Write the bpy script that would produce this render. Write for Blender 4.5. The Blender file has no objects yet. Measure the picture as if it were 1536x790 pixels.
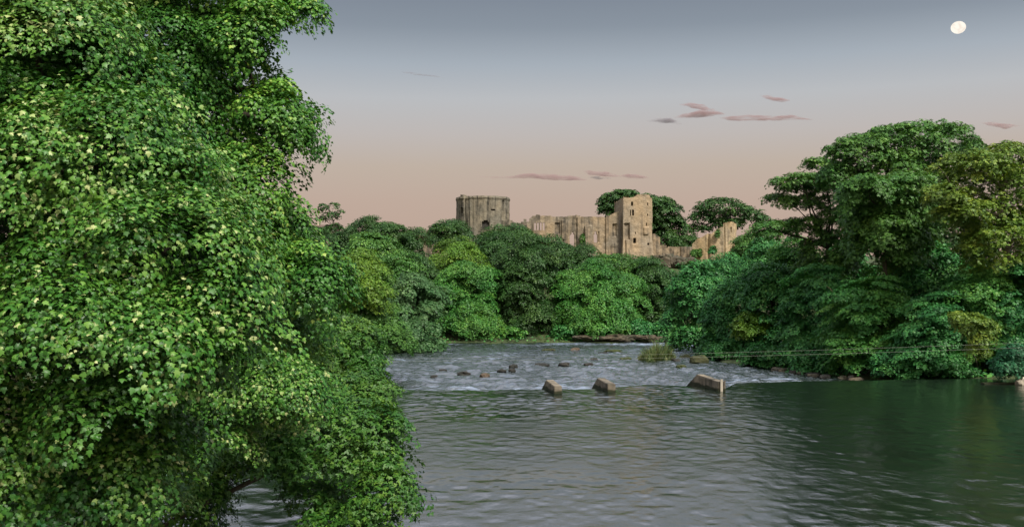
import bpy, bmesh, math, random
import numpy as np
from mathutils import Vector, noise as mnoise

random.seed(7)
RNG = np.random.default_rng(11)
scene = bpy.context.scene
COL = scene.collection
R = math.radians

# ------------------------------------------------------------------ camera, world, sun, exposure
H = 8.0            # eye height above the pool
F = 1475.0         # focal length in photograph pixels (1536 wide)
HZ = 430.0         # row of the horizon
cd = bpy.data.cameras.new('camera')
cd.sensor_width = 36.0
cd.lens = 36.0 * F / 1536.0
cd.shift_y = (HZ - 395.0) / 1536.0
cd.clip_start = 0.3
cd.clip_end = 20000
cam = bpy.data.objects.new('camera', cd)
cam.location = (0, 0, H)
cam.rotation_euler = (R(90), 0, 0)
COL.objects.link(cam)
scene.camera = cam

SUN_EL, SUN_AZ = R(50), R(146)      # azimuth clockwise from +Y: behind the camera, to the right
world = bpy.data.worlds.new('World')
scene.world = world
world.use_nodes = True
wn, wl_ = world.node_tree.nodes, world.node_tree.links
wn.clear()


def ramp(nodes, stops, interp='LINEAR'):
    r = nodes.new('ShaderNodeValToRGB')
    r.color_ramp.interpolation = interp
    while len(r.color_ramp.elements) < len(stops):
        r.color_ramp.elements.new(0.5)
    for e, (p, c) in zip(r.color_ramp.elements, stops):
        e.position = p
        e.color = (c[0], c[1], c[2], 1) if not isinstance(c, float) else (c, c, c, 1)
    return r


tc = wn.new('ShaderNodeTexCoord')
sep = wn.new('ShaderNodeSeparateXYZ')
wl_.new(tc.outputs['Generated'], sep.inputs[0])
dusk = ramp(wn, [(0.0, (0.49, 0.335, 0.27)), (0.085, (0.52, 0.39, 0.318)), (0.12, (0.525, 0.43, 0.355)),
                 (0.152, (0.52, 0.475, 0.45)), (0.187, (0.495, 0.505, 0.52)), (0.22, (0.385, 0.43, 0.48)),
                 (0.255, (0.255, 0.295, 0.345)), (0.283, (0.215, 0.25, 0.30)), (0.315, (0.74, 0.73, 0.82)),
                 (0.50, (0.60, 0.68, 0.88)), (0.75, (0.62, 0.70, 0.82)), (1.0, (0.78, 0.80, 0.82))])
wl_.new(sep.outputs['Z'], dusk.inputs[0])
glow = ramp(wn, [(0.0, (1.25, 0.95, 0.68)), (0.35, (1.0, 0.9, 0.78)), (1.0, (0.78, 0.80, 0.82))])
wl_.new(sep.outputs['Z'], glow.inputs[0])
mr = wn.new('ShaderNodeMapRange')           # the sunset side of the sky, behind the camera
mr.interpolation_type = 'SMOOTHSTEP'
mr.inputs['From Min'].default_value = 0.15
mr.inputs['From Max'].default_value = -0.6
wl_.new(sep.outputs['Y'], mr.inputs['Value'])
mixw = wn.new('ShaderNodeMix')
mixw.data_type = 'RGBA'
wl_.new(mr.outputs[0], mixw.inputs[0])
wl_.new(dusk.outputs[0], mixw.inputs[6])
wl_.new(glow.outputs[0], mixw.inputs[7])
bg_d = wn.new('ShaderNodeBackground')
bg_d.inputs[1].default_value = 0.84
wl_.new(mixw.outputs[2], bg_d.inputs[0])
sky = wn.new('ShaderNodeTexSky')
sky.sky_type = 'NISHITA'
sky.sun_disc = False
sky.sun_elevation = SUN_EL
sky.sun_rotation = SUN_AZ
bg_s = wn.new('ShaderNodeBackground')
bg_s.inputs[1].default_value = 0.05
wl_.new(sky.outputs[0], bg_s.inputs[0])
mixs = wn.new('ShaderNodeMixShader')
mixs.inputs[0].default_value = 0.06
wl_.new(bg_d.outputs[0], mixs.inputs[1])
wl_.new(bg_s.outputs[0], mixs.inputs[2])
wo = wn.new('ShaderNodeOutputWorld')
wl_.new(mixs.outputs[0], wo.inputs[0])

sd = bpy.data.lights.new('sun', 'SUN')
sd.energy = 5.0
sd.angle = R(12)
sd.color = (1.0, 0.94, 0.83)
sun = bpy.data.objects.new('sun', sd)
sv = Vector((math.sin(SUN_AZ) * math.cos(SUN_EL), math.cos(SUN_AZ) * math.cos(SUN_EL), math.sin(SUN_EL)))
sun.rotation_euler = sv.to_track_quat('Z', 'Y').to_euler()
sun.location = sv * 100
COL.objects.link(sun)

scene.view_settings.view_transform = 'Standard'
scene.view_settings.look = 'None'
scene.view_settings.exposure = 0.30
scene.view_settings.gamma = 1.0
scene.view_settings.use_curve_mapping = False
scene.render.engine = 'CYCLES'
cy = scene.cycles
cy.use_denoising = True
cy.max_bounces = 5
cy.diffuse_bounces = 2
cy.glossy_bounces = 3
cy.transmission_bounces = 3
cy.volume_bounces = 1
cy.caustics_reflective = False
cy.caustics_refractive = False
cy.sample_clamp_indirect = 4.0
cy.sample_clamp_direct = 2.5


# ------------------------------------------------------------------ helpers
def P(px, py, Y):
    """The point at distance Y that the photograph shows at pixel (px, py)."""
    return np.array([(px - 768.0) / F * Y, Y, H + (HZ - py) / F * Y])


def sstep(a, b, x):
    t = np.clip((np.asarray(x, float) - a) / (b - a), 0, 1)
    return t * t * (3 - 2 * t)


def tag(o, label=None, category=None, group=None, kind=None):
    if label: o['label'] = label
    if category: o['category'] = category
    if group: o['group'] = group
    if kind: o['kind'] = kind
    return o


def empty(name, loc, label, category, group=None):
    o = bpy.data.objects.new(name, None)
    o.location = loc
    o.empty_display_size = 0.5
    COL.objects.link(o)
    return tag(o, label, category, group)


def link(name, me, mat=None, parent=None):
    o = bpy.data.objects.new(name, me)
    COL.objects.link(o)
    if mat is not None and not me.materials:
        me.materials.append(mat)
    if parent is not None:
        o.parent = parent
        o.matrix_parent_inverse = parent.matrix_world.inverted() if False else o.matrix_parent_inverse
        o.location = [-c for c in parent.location]      # meshes are written in world coordinates
    return o


def mesh_from(name, V, Fc, smooth=False):
    me = bpy.data.meshes.new(name)
    me.from_pydata([tuple(v) for v in V], [], [tuple(f) for f in Fc])
    if smooth:
        me.polygons.foreach_set('use_smooth', [True] * len(me.polygons))
    me.update()
    return me


def mesh_np(name, V, faces, attrs=None, smooth=False):
    """V (n,3); faces (m,k) all with k corners; attrs: name -> per-point floats."""
    me = bpy.data.meshes.new(name)
    V = np.ascontiguousarray(V, np.float32)
    faces = np.ascontiguousarray(faces, np.int32)
    m, k = faces.shape
    me.vertices.add(len(V))
    me.vertices.foreach_set('co', V.ravel())
    me.loops.add(m * k)
    me.loops.foreach_set('vertex_index', faces.ravel())
    me.polygons.add(m)
    me.polygons.foreach_set('loop_start', np.arange(0, m * k, k, dtype=np.int32))
    me.polygons.foreach_set('loop_total', np.full(m, k, np.int32))
    if smooth:
        me.polygons.foreach_set('use_smooth', np.ones(m, bool))
    for n, a in (attrs or {}).items():
        at = me.attributes.new(n, 'FLOAT', 'POINT')
        at.data.foreach_set('value', np.ascontiguousarray(a, np.float32))
    me.update(calc_edges=True)
    return me


def vnoise(x, y, z=0.0, seed=0):
    """Cheap smooth value noise, vectorised, 0..1."""
    x = np.asarray(x, float); y = np.asarray(y, float) + 0 * x; z = np.asarray(z, float) + 0 * x
    xi, yi, zi = np.floor(x), np.floor(y), np.floor(z)
    fx, fy, fz = x - xi, y - yi, z - zi
    fx, fy, fz = (f * f * (3 - 2 * f) for f in (fx, fy, fz))

    def h(a, b, c):
        n = np.sin(a * 127.1 + b * 311.7 + c * 74.7 + seed * 19.19) * 43758.5453
        return n - np.floor(n)
    out = 0
    for dx in (0, 1):
        for dy in (0, 1):
            for dz in (0, 1):
                w = (fx if dx else 1 - fx) * (fy if dy else 1 - fy) * (fz if dz else 1 - fz)
                out = out + w * h(xi + dx, yi + dy, zi + dz)
    return out


# ------------------------------------------------------------------ materials
def new_mat(name):
    m = bpy.data.materials.new(name)
    m.use_nodes = True
    n, l = m.node_tree.nodes, m.node_tree.links
    n.clear()
    out = n.new('ShaderNodeOutputMaterial')
    return m, n, l, out


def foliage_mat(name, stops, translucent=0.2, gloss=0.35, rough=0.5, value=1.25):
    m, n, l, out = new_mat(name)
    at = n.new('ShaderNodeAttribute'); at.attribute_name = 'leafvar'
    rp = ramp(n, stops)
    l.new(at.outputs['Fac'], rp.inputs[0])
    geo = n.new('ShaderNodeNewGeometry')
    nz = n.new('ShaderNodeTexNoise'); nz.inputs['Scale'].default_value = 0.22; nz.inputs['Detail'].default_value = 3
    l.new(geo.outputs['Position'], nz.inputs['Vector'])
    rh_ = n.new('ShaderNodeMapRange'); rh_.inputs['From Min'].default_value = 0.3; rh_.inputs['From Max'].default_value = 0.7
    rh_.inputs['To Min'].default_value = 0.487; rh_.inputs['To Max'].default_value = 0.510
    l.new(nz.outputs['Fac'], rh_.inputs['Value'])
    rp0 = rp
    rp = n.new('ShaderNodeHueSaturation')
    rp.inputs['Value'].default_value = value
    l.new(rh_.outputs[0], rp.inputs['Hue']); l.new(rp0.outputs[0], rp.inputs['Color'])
    pb = n.new('ShaderNodeBsdfPrincipled')
    l.new(rp.outputs[0], pb.inputs['Base Color'])
    pb.inputs['Roughness'].default_value = rough
    pb.inputs['Specular IOR Level'].default_value = gloss
    tr = n.new('ShaderNodeBsdfTranslucent')
    hs = n.new('ShaderNodeMix'); hs.data_type = 'RGBA'; hs.blend_type = 'MULTIPLY'
    hs.inputs[0].default_value = 1.0
    l.new(rp.outputs[0], hs.inputs[6])
    hs.inputs[7].default_value = (1.25, 1.15, 0.6, 1)
    l.new(hs.outputs[2], tr.inputs[0])
    mx = n.new('ShaderNodeMixShader'); mx.inputs[0].default_value = translucent
    l.new(pb.outputs[0], mx.inputs[1]); l.new(tr.outputs[0], mx.inputs[2])
    l.new(mx.outputs[0], out.inputs[0])
    return m


FOL = {
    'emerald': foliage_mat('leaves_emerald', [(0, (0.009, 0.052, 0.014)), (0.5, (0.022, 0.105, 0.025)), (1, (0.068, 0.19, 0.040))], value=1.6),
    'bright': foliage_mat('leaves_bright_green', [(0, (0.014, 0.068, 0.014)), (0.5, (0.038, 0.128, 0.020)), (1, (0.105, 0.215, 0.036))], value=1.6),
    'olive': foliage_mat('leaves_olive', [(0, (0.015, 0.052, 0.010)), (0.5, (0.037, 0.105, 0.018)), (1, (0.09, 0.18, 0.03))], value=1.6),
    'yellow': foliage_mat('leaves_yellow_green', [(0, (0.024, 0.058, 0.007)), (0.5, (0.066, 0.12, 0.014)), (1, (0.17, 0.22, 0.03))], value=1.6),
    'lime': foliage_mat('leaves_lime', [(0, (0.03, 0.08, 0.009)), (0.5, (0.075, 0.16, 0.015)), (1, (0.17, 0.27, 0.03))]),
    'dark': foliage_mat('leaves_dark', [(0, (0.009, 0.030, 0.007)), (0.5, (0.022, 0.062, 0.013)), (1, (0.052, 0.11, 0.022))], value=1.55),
    'teal': foliage_mat('leaves_teal', [(0, (0.007, 0.048, 0.020)), (0.5, (0.016, 0.095, 0.040)), (1, (0.045, 0.16, 0.065))]),
    'grey': foliage_mat('leaves_grey_green', [(0, (0.018, 0.057, 0.018)), (0.5, (0.042, 0.105, 0.034)), (1, (0.10, 0.18, 0.065))], value=1.4),
    'sycamore': foliage_mat('leaves_sycamore', [(0, (0.011, 0.052, 0.008)), (0.4, (0.032, 0.115, 0.014)), (0.72, (0.085, 0.19, 0.024)),
                                                (0.84, (0.12, 0.23, 0.05)), (0.93, (0.22, 0.30, 0.10)), (1, (0.33, 0.37, 0.16))], 0.2, 0.35, 0.45, 1.25),
    'maple': foliage_mat('leaves_maple', [(0, (0.012, 0.054, 0.008)), (0.45, (0.036, 0.11, 0.014)), (0.8, (0.085, 0.185, 0.022)), (1, (0.20, 0.27, 0.06))], 0.22, 0.35, 0.45, 1.6),
    'alder': foliage_mat('leaves_alder', [(0, (0.012, 0.058, 0.008)), (0.5, (0.036, 0.105, 0.012)), (1, (0.10, 0.185, 0.022))]),
    'reed': foliage_mat('reed_blades', [(0, (0.045, 0.085, 0.025)), (0.5, (0.09, 0.13, 0.05)), (1, (0.17, 0.18, 0.08))]),
}


def bark_mat(name, c0, c1):
    m, n, l, out = new_mat(name)
    tcn = n.new('ShaderNodeTexCoord')
    mp = n.new('ShaderNodeMapping'); mp.inputs['Scale'].default_value = (6, 6, 1.2)
    l.new(tcn.outputs['Object'], mp.inputs[0])
    no = n.new('ShaderNodeTexNoise'); no.inputs['Scale'].default_value = 2; no.inputs['Detail'].default_value = 6
    l.new(mp.outputs[0], no.inputs[0])
    rp = ramp(n, [(0.3, c0), (0.7, c1)])
    l.new(no.outputs[0], rp.inputs[0])
    pb = n.new('ShaderNodeBsdfPrincipled'); pb.inputs['Roughness'].default_value = 0.9
    l.new(rp.outputs[0], pb.inputs['Base Color'])
    bp = n.new('ShaderNodeBump'); bp.inputs['Distance'].default_value = 0.05
    l.new(no.outputs[0], bp.inputs['Height']); l.new(bp.outputs[0], pb.inputs['Normal'])
    l.new(pb.outputs[0], out.inputs[0])
    return m


BARK = bark_mat('bark', (0.022, 0.02, 0.013), (0.085, 0.072, 0.05))
BARK_PALE = bark_mat('pale_bark', (0.08, 0.07, 0.045), (0.26, 0.23, 0.16))


def stone_mat(name, warm, grey, dark, streak, lo, scale=2.4, tide=None):
    """Rubble masonry: stone to stone variation, warm and grey areas, dark runs of weathering down the face."""
    m, n, l, out = new_mat(name)
    tcn = n.new('ShaderNodeTexCoord')

    def tex(kind, sc, mapping, detail=5.0):
        mp = n.new('ShaderNodeMapping'); mp.inputs['Scale'].default_value = mapping
        l.new(tcn.outputs['Object'], mp.inputs[0])
        t = n.new(kind); t.inputs['Scale'].default_value = sc
        if 'Detail' in t.inputs and kind == 'ShaderNodeTexNoise':
            t.inputs['Detail'].default_value = detail
        l.new(mp.outputs[0], t.inputs['Vector'])
        return t
    big = tex('ShaderNodeTexNoise', 0.28, (1, 1, 0.8), 6)
    rb = ramp(n, [(0.38, 0.0), (0.62, 1.0)])
    l.new(big.outputs[0], rb.inputs[0])
    mx = n.new('ShaderNodeMix'); mx.data_type = 'RGBA'
    l.new(rb.outputs[0], mx.inputs[0]); mx.inputs[6].default_value = (*grey, 1); mx.inputs[7].default_value = (*warm, 1)
    vo = tex('ShaderNodeTexVoronoi', scale, (1, 1, 1.9))
    rv = ramp(n, [(0.0, 0.72), (0.5, 0.97), (1.0, 1.22)])
    sepc = n.new('ShaderNodeSeparateColor'); l.new(vo.outputs['Color'], sepc.inputs[0])
    l.new(sepc.outputs[0], rv.inputs[0])
    m2 = n.new('ShaderNodeMix'); m2.data_type = 'RGBA'; m2.blend_type = 'MULTIPLY'; m2.inputs[0].default_value = 0.8
    l.new(mx.outputs[2], m2.inputs[6]); l.new(rv.outputs[0], m2.inputs[7])
    st = tex('ShaderNodeTexNoise', 1.0, (1.1, 1.1, 0.07), 4)
    rs = ramp(n, [(lo, 0.0), (lo + 0.14, 1.0)])
    l.new(st.outputs[0], rs.inputs[0])
    fine = tex('ShaderNodeTexNoise', 1.6, (1, 1, 0.6), 7)
    rf = ramp(n, [(0.35, 0.35), (0.62, 1.0)])
    l.new(fine.outputs[0], rf.inputs[0])
    mu = n.new('ShaderNodeMath'); mu.operation = 'MULTIPLY'
    l.new(rs.outputs[0], mu.inputs[0]); l.new(rf.outputs[0], mu.inputs[1])
    mu2 = n.new('ShaderNodeMath'); mu2.operation = 'MULTIPLY'; mu2.inputs[1].default_value = streak
    l.new(mu.outputs[0], mu2.inputs[0])
    m3 = n.new('ShaderNodeMix'); m3.data_type = 'RGBA'
    l.new(mu2.outputs[0], m3.inputs[0]); l.new(m2.outputs[2], m3.inputs[6]); m3.inputs[7].default_value = (*dark, 1)
    pb = n.new('ShaderNodeBsdfPrincipled'); pb.inputs['Roughness'].default_value = 0.95
    pb.inputs['Specular IOR Level'].default_value = 0.2
    colour = m3.outputs[2]
    if tide is not None:                                   # weed and wet stone up to the tide line, ragged
        sx = n.new('ShaderNodeSeparateXYZ'); l.new(tcn.outputs['Object'], sx.inputs[0])
        ad = n.new('ShaderNodeMath'); ad.operation = 'MULTIPLY_ADD'; ad.inputs[1].default_value = -0.35
        l.new(fine.outputs[0], ad.inputs[0]); l.new(sx.outputs['Z'], ad.inputs[2])
        mt = n.new('ShaderNodeMapRange'); mt.inputs['From Min'].default_value = tide - 0.12; mt.inputs['From Max'].default_value = tide - 0.24
        l.new(ad.outputs[0], mt.inputs['Value'])
        m4 = n.new('ShaderNodeMix'); m4.data_type = 'RGBA'
        l.new(mt.outputs[0], m4.inputs[0]); l.new(colour, m4.inputs[6]); m4.inputs[7].default_value = (0.028, 0.032, 0.018, 1)
        colour = m4.outputs[2]
    l.new(colour, pb.inputs['Base Color'])
    bp = n.new('ShaderNodeBump'); bp.inputs['Distance'].default_value = 0.06; bp.inputs['Strength'].default_value = 0.7
    l.new(vo.outputs['Distance'], bp.inputs['Height']); l.new(bp.outputs[0], pb.inputs['Normal'])
    l.new(pb.outputs[0], out.inputs[0])
    return m


STONE_GREY = stone_mat('stone_streaked', (0.22, 0.19, 0.14), (0.155, 0.143, 0.115), (0.026, 0.025, 0.022), 0.95, 0.44, 3.6)
STONE_BUFF = stone_mat('stone_buff', (0.29, 0.22, 0.145), (0.21, 0.18, 0.14), (0.05, 0.045, 0.038), 0.9, 0.43, 3.8)
STONE_WARM = stone_mat('stone_warm', (0.32, 0.24, 0.155), (0.26, 0.215, 0.16), (0.08, 0.068, 0.055), 0.75, 0.50, 3.8)
STONE_GOLD = stone_mat('stone_gold', (0.40, 0.29, 0.16), (0.33, 0.265, 0.18), (0.10, 0.08, 0.06), 0.7, 0.52, 3.8)
ROCK = stone_mat('cliff_rock', (0.10, 0.08, 0.056), (0.08, 0.075, 0.06), (0.025, 0.03, 0.018), 0.9, 0.46, 1.2)
BOULDER = stone_mat('wet_boulder', (0.04, 0.037, 0.032), (0.03, 0.03, 0.029), (0.018, 0.02, 0.018), 0.7, 0.46, 1.5)
BOULDER_BROWN = stone_mat('brown_boulder', (0.11, 0.08, 0.058), (0.085, 0.068, 0.052), (0.04, 0.03, 0.025), 0.6, 0.5, 1.5)
BOULDER_MOSS = stone_mat('mossy_boulder', (0.05, 0.065, 0.02), (0.045, 0.045, 0.025), (0.015, 0.02, 0.01), 0.6, 0.5, 1.5)
CONCRETE = stone_mat('weir_stone', (0.22, 0.185, 0.14), (0.165, 0.145, 0.12), (0.035, 0.035, 0.028), 0.85, 0.44, 1.4, 0.22)
PALE_STONE = stone_mat('pale_stone', (0.42, 0.36, 0.28), (0.36, 0.33, 0.28), (0.12, 0.11, 0.09), 0.5, 0.52, 1.0)
ROOF = stone_mat('roof_tiles', (0.13, 0.085, 0.07), (0.11, 0.085, 0.075), (0.05, 0.04, 0.035), 0.5, 0.5, 5.0)


def plain_mat(name, c, rough=0.8):
    m, n, l, out = new_mat(name)
    tcn = n.new('ShaderNodeTexCoord')
    no = n.new('ShaderNodeTexNoise'); no.inputs['Scale'].default_value = 3.0
    l.new(tcn.outputs['Object'], no.inputs[0])
    rp = ramp(n, [(0.3, [x * 0.75 for x in c]), (0.7, [x * 1.2 for x in c])])
    l.new(no.outputs[0], rp.inputs[0])
    pb = n.new('ShaderNodeBsdfPrincipled'); pb.inputs['Roughness'].default_value = rough
    l.new(rp.outputs[0], pb.inputs['Base Color'])
    l.new(pb.outputs[0], out.inputs[0])
    return m


PAINTED_SHADE = plain_mat('painted_opening_shade', (0.02, 0.018, 0.015))  # near-black colour that paints the shade inside the castle openings
WIRE = plain_mat('steel_cable', (0.30, 0.32, 0.28), 0.5)
DEADWOOD = plain_mat('dead_wood', (0.22, 0.17, 0.11))


def ground_mat():
    m, n, l, out = new_mat('ground')
    tcn = n.new('ShaderNodeTexCoord')
    no = n.new('ShaderNodeTexNoise'); no.inputs['Scale'].default_value = 0.25; no.inputs['Detail'].default_value = 8
    l.new(tcn.outputs['Object'], no.inputs[0])
    rp = ramp(n, [(0.3, (0.02, 0.03, 0.012)), (0.5, (0.04, 0.06, 0.018)), (0.62, (0.05, 0.07, 0.02)), (0.75, (0.07, 0.06, 0.035))])
    l.new(no.outputs[0], rp.inputs[0])
    pb = n.new('ShaderNodeBsdfPrincipled'); pb.inputs['Roughness'].default_value = 0.95
    l.new(rp.outputs[0], pb.inputs['Base Color'])
    n2 = n.new('ShaderNodeTexNoise'); n2.inputs['Scale'].default_value = 3; n2.inputs['Detail'].default_value = 8
    l.new(tcn.outputs['Object'], n2.inputs[0])
    bp = n.new('ShaderNodeBump'); bp.inputs['Distance'].default_value = 0.3
    l.new(n2.outputs[0], bp.inputs['Height']); l.new(bp.outputs[0], pb.inputs['Normal'])
    l.new(pb.outputs[0], out.inputs[0])
    return m


def water_mat():
    m, n, l, out = new_mat('water')
    tcn = n.new('ShaderNodeTexCoord')
    ra = n.new('ShaderNodeAttribute'); ra.attribute_name = 'rapid'
    fo = n.new('ShaderNodeAttribute'); fo.attribute_name = 'foam'

    def nz(sc, mapping, detail, rough=0.5):
        mp = n.new('ShaderNodeMapping'); mp.inputs['Scale'].default_value = mapping
        l.new(tcn.outputs['Object'], mp.inputs[0])
        t = n.new('ShaderNodeTexNoise'); t.inputs['Scale'].default_value = sc
        t.inputs['Detail'].default_value = detail; t.inputs['Roughness'].default_value = rough
        l.new(mp.outputs[0], t.inputs['Vector'])
        return t

    def math_(op, a, b):
        q = n.new('ShaderNodeMath'); q.operation = op
        for k, v in enumerate((a, b)):
            if isinstance(v, (int, float)): q.inputs[k].default_value = v
            else: l.new(v, q.inputs[k])
        return q.outputs[0]
    rip = nz(2.6, (1.0, 0.7, 1), 5.0, 0.65)        # ripples
    swell = nz(0.35, (1.0, 0.7, 1), 2.0)           # slow patches of calmer and rougher water
    patch = nz(0.085, (0.7, 1.6, 1), 3.0)
    pr = ramp(n, [(0.36, 0.35), (0.62, 1.0)])
    l.new(patch.outputs[0], pr.inputs[0])
    chop = nz(1.5, (1, 1, 1), 5.0, 0.6)
    h_pool = math_('ADD', math_('MULTIPLY', math_('MULTIPLY', rip.outputs[0], pr.outputs[0]), POOL_RIPPLE), math_('MULTIPLY', swell.outputs[0], POOL_SWELL))
    h_rap = math_('MULTIPLY', math_('MULTIPLY', chop.outputs[0], ra.outputs['Fac']), RAPID_CHOP)
    hsum = math_('ADD', h_pool, h_rap)
    bp = n.new('ShaderNodeBump'); bp.inputs['Strength'].default_value = 1.0; bp.inputs['Distance'].default_value = 1.0
    l.new(hsum, bp.inputs['Height'])
    pb = n.new('ShaderNodeBsdfPrincipled')
    pb.inputs['Base Color'].default_value = (0.008, 0.015, 0.010, 1)
    pb.inputs['Roughness'].default_value = 0.06
    pb.inputs['IOR'].default_value = WATER_IOR
    l.new(bp.outputs[0], pb.inputs['Normal'])
    f1 = nz(0.9, (0.20, 1.0, 1), 6.0, 0.62)
    f2 = nz(3.5, (0.3, 1.0, 1), 4.0, 0.6)
    fsum = math_('ADD', math_('MULTIPLY', f1.outputs[0], 0.65), math_('MULTIPLY', f2.outputs[0], 0.35))
    thr = math_('SUBTRACT', math_('ADD', fsum, math_('MULTIPLY', fo.outputs['Fac'], 0.34)), 0.60)
    fac = math_('MULTIPLY', math_('MULTIPLY', thr, 4.0), ra.outputs['Fac'])
    cl = n.new('ShaderNodeClamp'); l.new(fac, cl.inputs[0]); cl.inputs['Max'].default_value = 0.9
    df = n.new('ShaderNodeBsdfPrincipled')
    df.inputs['Base Color'].default_value = (0.36, 0.44, 0.61, 1); df.inputs['Roughness'].default_value = 0.6  # white foam tinted blue: the skylight on it is put into the colour
    l.new(bp.outputs[0], df.inputs['Normal'])
    mx = n.new('ShaderNodeMixShader')
    l.new(cl.outputs[0], mx.inputs[0]); l.new(pb.outputs[0], mx.inputs[1]); l.new(df.outputs[0], mx.inputs[2])
    l.new(mx.outputs[0], out.inputs[0])
    return m


POOL_RIPPLE, POOL_SWELL, RAPID_CHOP, WATER_IOR = 0.030, 0.0, 0.36, 4.6

# ------------------------------------------------------------------ terrain
CREST = np.array([(-60, 76), (-20, 76), (-9.7, 76.1), (3, 77), (7, 77.4), (9.5, 79.2), (11.7, 80.2), (14.5, 79.0), (16.5, 77.2),
                  (18.7, 82), (24, 83.6), (30, 84.5), (45, 87), (140, 95)], float)


def crest(x):
    return np.interp(x, CREST[:, 0], CREST[:, 1])


LOW = -1.1
RIVER = np.array([(-13, -140), (-13, 0), (-12.5, 20), (-14, 36), (-15.5, 60), (-17, 77), (-18, 100), (-17.5, 133), (-15, 150), (-10, 158),
                  (5, 160), (20, 160), (35, 163), (60, 170), (100, 180), (170, 190), (170, 166), (100, 152), (60, 140), (40, 136),
                  (28, 133), (24.5, 128), (26, 120), (29, 110), (33, 98), (39, 88), (46, 83), (52, 70), (50, 46), (46, 0), (46, -140)], float)


def river_dist(x, y):
    """Distance to the river's edge, negative inside the river."""
    x = np.asarray(x, float); y = np.asarray(y, float)
    d = np.full(x.shape, 1e9); inside = np.zeros(x.shape, bool)
    n = len(RIVER)
    for i in range(n):
        ax, ay = RIVER[i]; bx, by = RIVER[(i + 1) % n]
        ex, ey = bx - ax, by - ay
        t = np.clip(((x - ax) * ex + (y - ay) * ey) / (ex * ex + ey * ey), 0, 1)
        d = np.minimum(d, np.hypot(x - ax - t * ex, y - ay - t * ey))
        if ay != by:
            c = ((ay > y) != (by > y)) & (x < (bx - ax) * (y - ay) / (by - ay) + ax)
            inside ^= c
    return np.where(inside, -d, d)


def water_level(x, y):
    return LOW * sstep(0, 5, y - crest(x))


def ground_h(x, y):
    x = np.asarray(x, float); y = np.asarray(y, float)
    d = river_dist(x, y)
    hl = 6 + 9 * sstep(40, 160, y)
    hr = 11 + 5 * sstep(125, 175, y)
    hm = np.where(x < 0, hl, hr) if True else hl
    t = sstep(-25, 25, x)
    hm = np.where(y > 150, np.maximum(hl, 0) * (1 - t) + hr * t, hm)
    up = hm * (1 - np.exp(-(np.maximum(d, 0) / 24.0) ** 1.6))
    dn = -np.minimum(np.maximum(-d, 0) * 0.5, 1.6)
    far = sstep(232, 330, y)
    bump = (vnoise(x * 0.12, y * 0.12, 0, 3) - 0.5) * 1.6 * sstep(0.5, 8, d)
    z = water_level(x, y) + 0.05 + up * (1 - 0.45 * far) + dn + bump
    return z - sstep(600, 4000, np.hypot(x, y)) * 8


def axis(segs):
    out = []
    for a, b, s in segs:
        out += list(np.arange(a, b, s))
    return np.array(out + [segs[-1][1]], float)


gx = axis([(-6000, -600, 600), (-600, -120, 40), (-120, -30, 5), (-30, 70, 2), (70, 160, 5), (160, 600, 40), (600, 6000, 600)])
gy = axis([(-600, -140, 60), (-140, 0, 10), (0, 250, 2), (250, 400, 8), (400, 1000, 60), (1000, 9000, 800)])
GX, GY = np.meshgrid(gx, gy)
V = np.stack([GX.ravel(), GY.ravel(), ground_h(GX, GY).ravel()], 1)
nx, ny = len(gx), len(gy)
I = np.arange(nx * ny).reshape(ny, nx)
Fq = np.stack([I[:-1, :-1], I[:-1, 1:], I[1:, 1:], I[1:, :-1]], -1).reshape(-1, 4)
tag(link('ground', mesh_np('ground', V, Fq, smooth=True), ground_mat()), kind='structure')

# water: one sheet, the pool above the weir, the drop and the rapids below it
xs = axis([(-45, -18, 3), (-18, 52, 0.13), (52, 180, 4)])
ss = axis([(-240, -60, 12), (-60, -58, 1), (-58, -3, 0.13), (-3, 12, 0.22), (12, 60, 0.4), (60, 96, 0.6), (96, 130, 3)])
WX, WS = np.meshgrid(xs, ss)
WY = WS + crest(WX)
drop = LOW * sstep(-0.4, 3.2, WS)
rap = sstep(0.3, 3.0, WS)
WAVE = 0.6
am = 0.34 * rap * np.clip(1.15 - WS / 130.0, 0.35, 1)
wz = drop + am * (1.3 * (vnoise(WX * 0.42, WY * 0.6, 0, 1) - 0.5) + 0.8 * (vnoise(WX * 1.1, WY * 1.5, 0, 2) - 0.5))
wz += am * 0.35 * (vnoise(WX * 2.3, WY * 2.6, 0, 21) - 0.5)
calm = 0.55 + 0.9 * vnoise(WX * 0.07, WY * 0.16, 0, 31)                 # gusts: calmer and rougher patches of the pool
wave = 0.045 * (vnoise(WX * 0.55, WY * 0.42, 0, 22) - 0.5) + 0.055 * (vnoise(WX * 1.5 + 3, WY * 1.1, 0, 23) - 0.5) + 0.042 * (vnoise(WX * 3.1, WY * 2.3, 0, 24) - 0.5)
calm *= 1 + 0.8 * sstep(-30, -3, WS) * (1 - sstep(10, 19, WX))            # the water quickens towards the lip
wz += (1 - rap) * WAVE * calm * wave
wz += 0.10 * np.exp(-((WX - 11.7) / 2.6) ** 2) * np.exp(-((WS + 0.8) / 1.6) ** 2)
foam = rap * (0.10 + 0.50 * np.exp(-((WS - 2.4) / 2.2) ** 2) * (0.35 + 0.65 * vnoise(WX * 0.3, 0, 0, 5)))
foam += rap * 0.22 * (vnoise(WX * 0.09, WY * 0.14, 0, 9) - 0.4)
foam += rap * 0.36 * np.exp(-((WX - 24) / 8.0) ** 2) * np.exp(-((WS - 13.0) / 4.0) ** 2)
foam += rap * 0.30 * np.exp(-((WS - 11.0) / 2.4) ** 2) * (1 - sstep(8, 14, WX))       # the boil below the weir
foam += rap * 0.34 * sstep(15, 24, WX) * sstep(120, 132, WY)
foam += rap * 0.25 * sstep(150, 156, WY)
edge = sstep(0.0, 4.0, -river_dist(WX, WY))
foam *= 0.4 + 0.6 * edge
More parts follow.
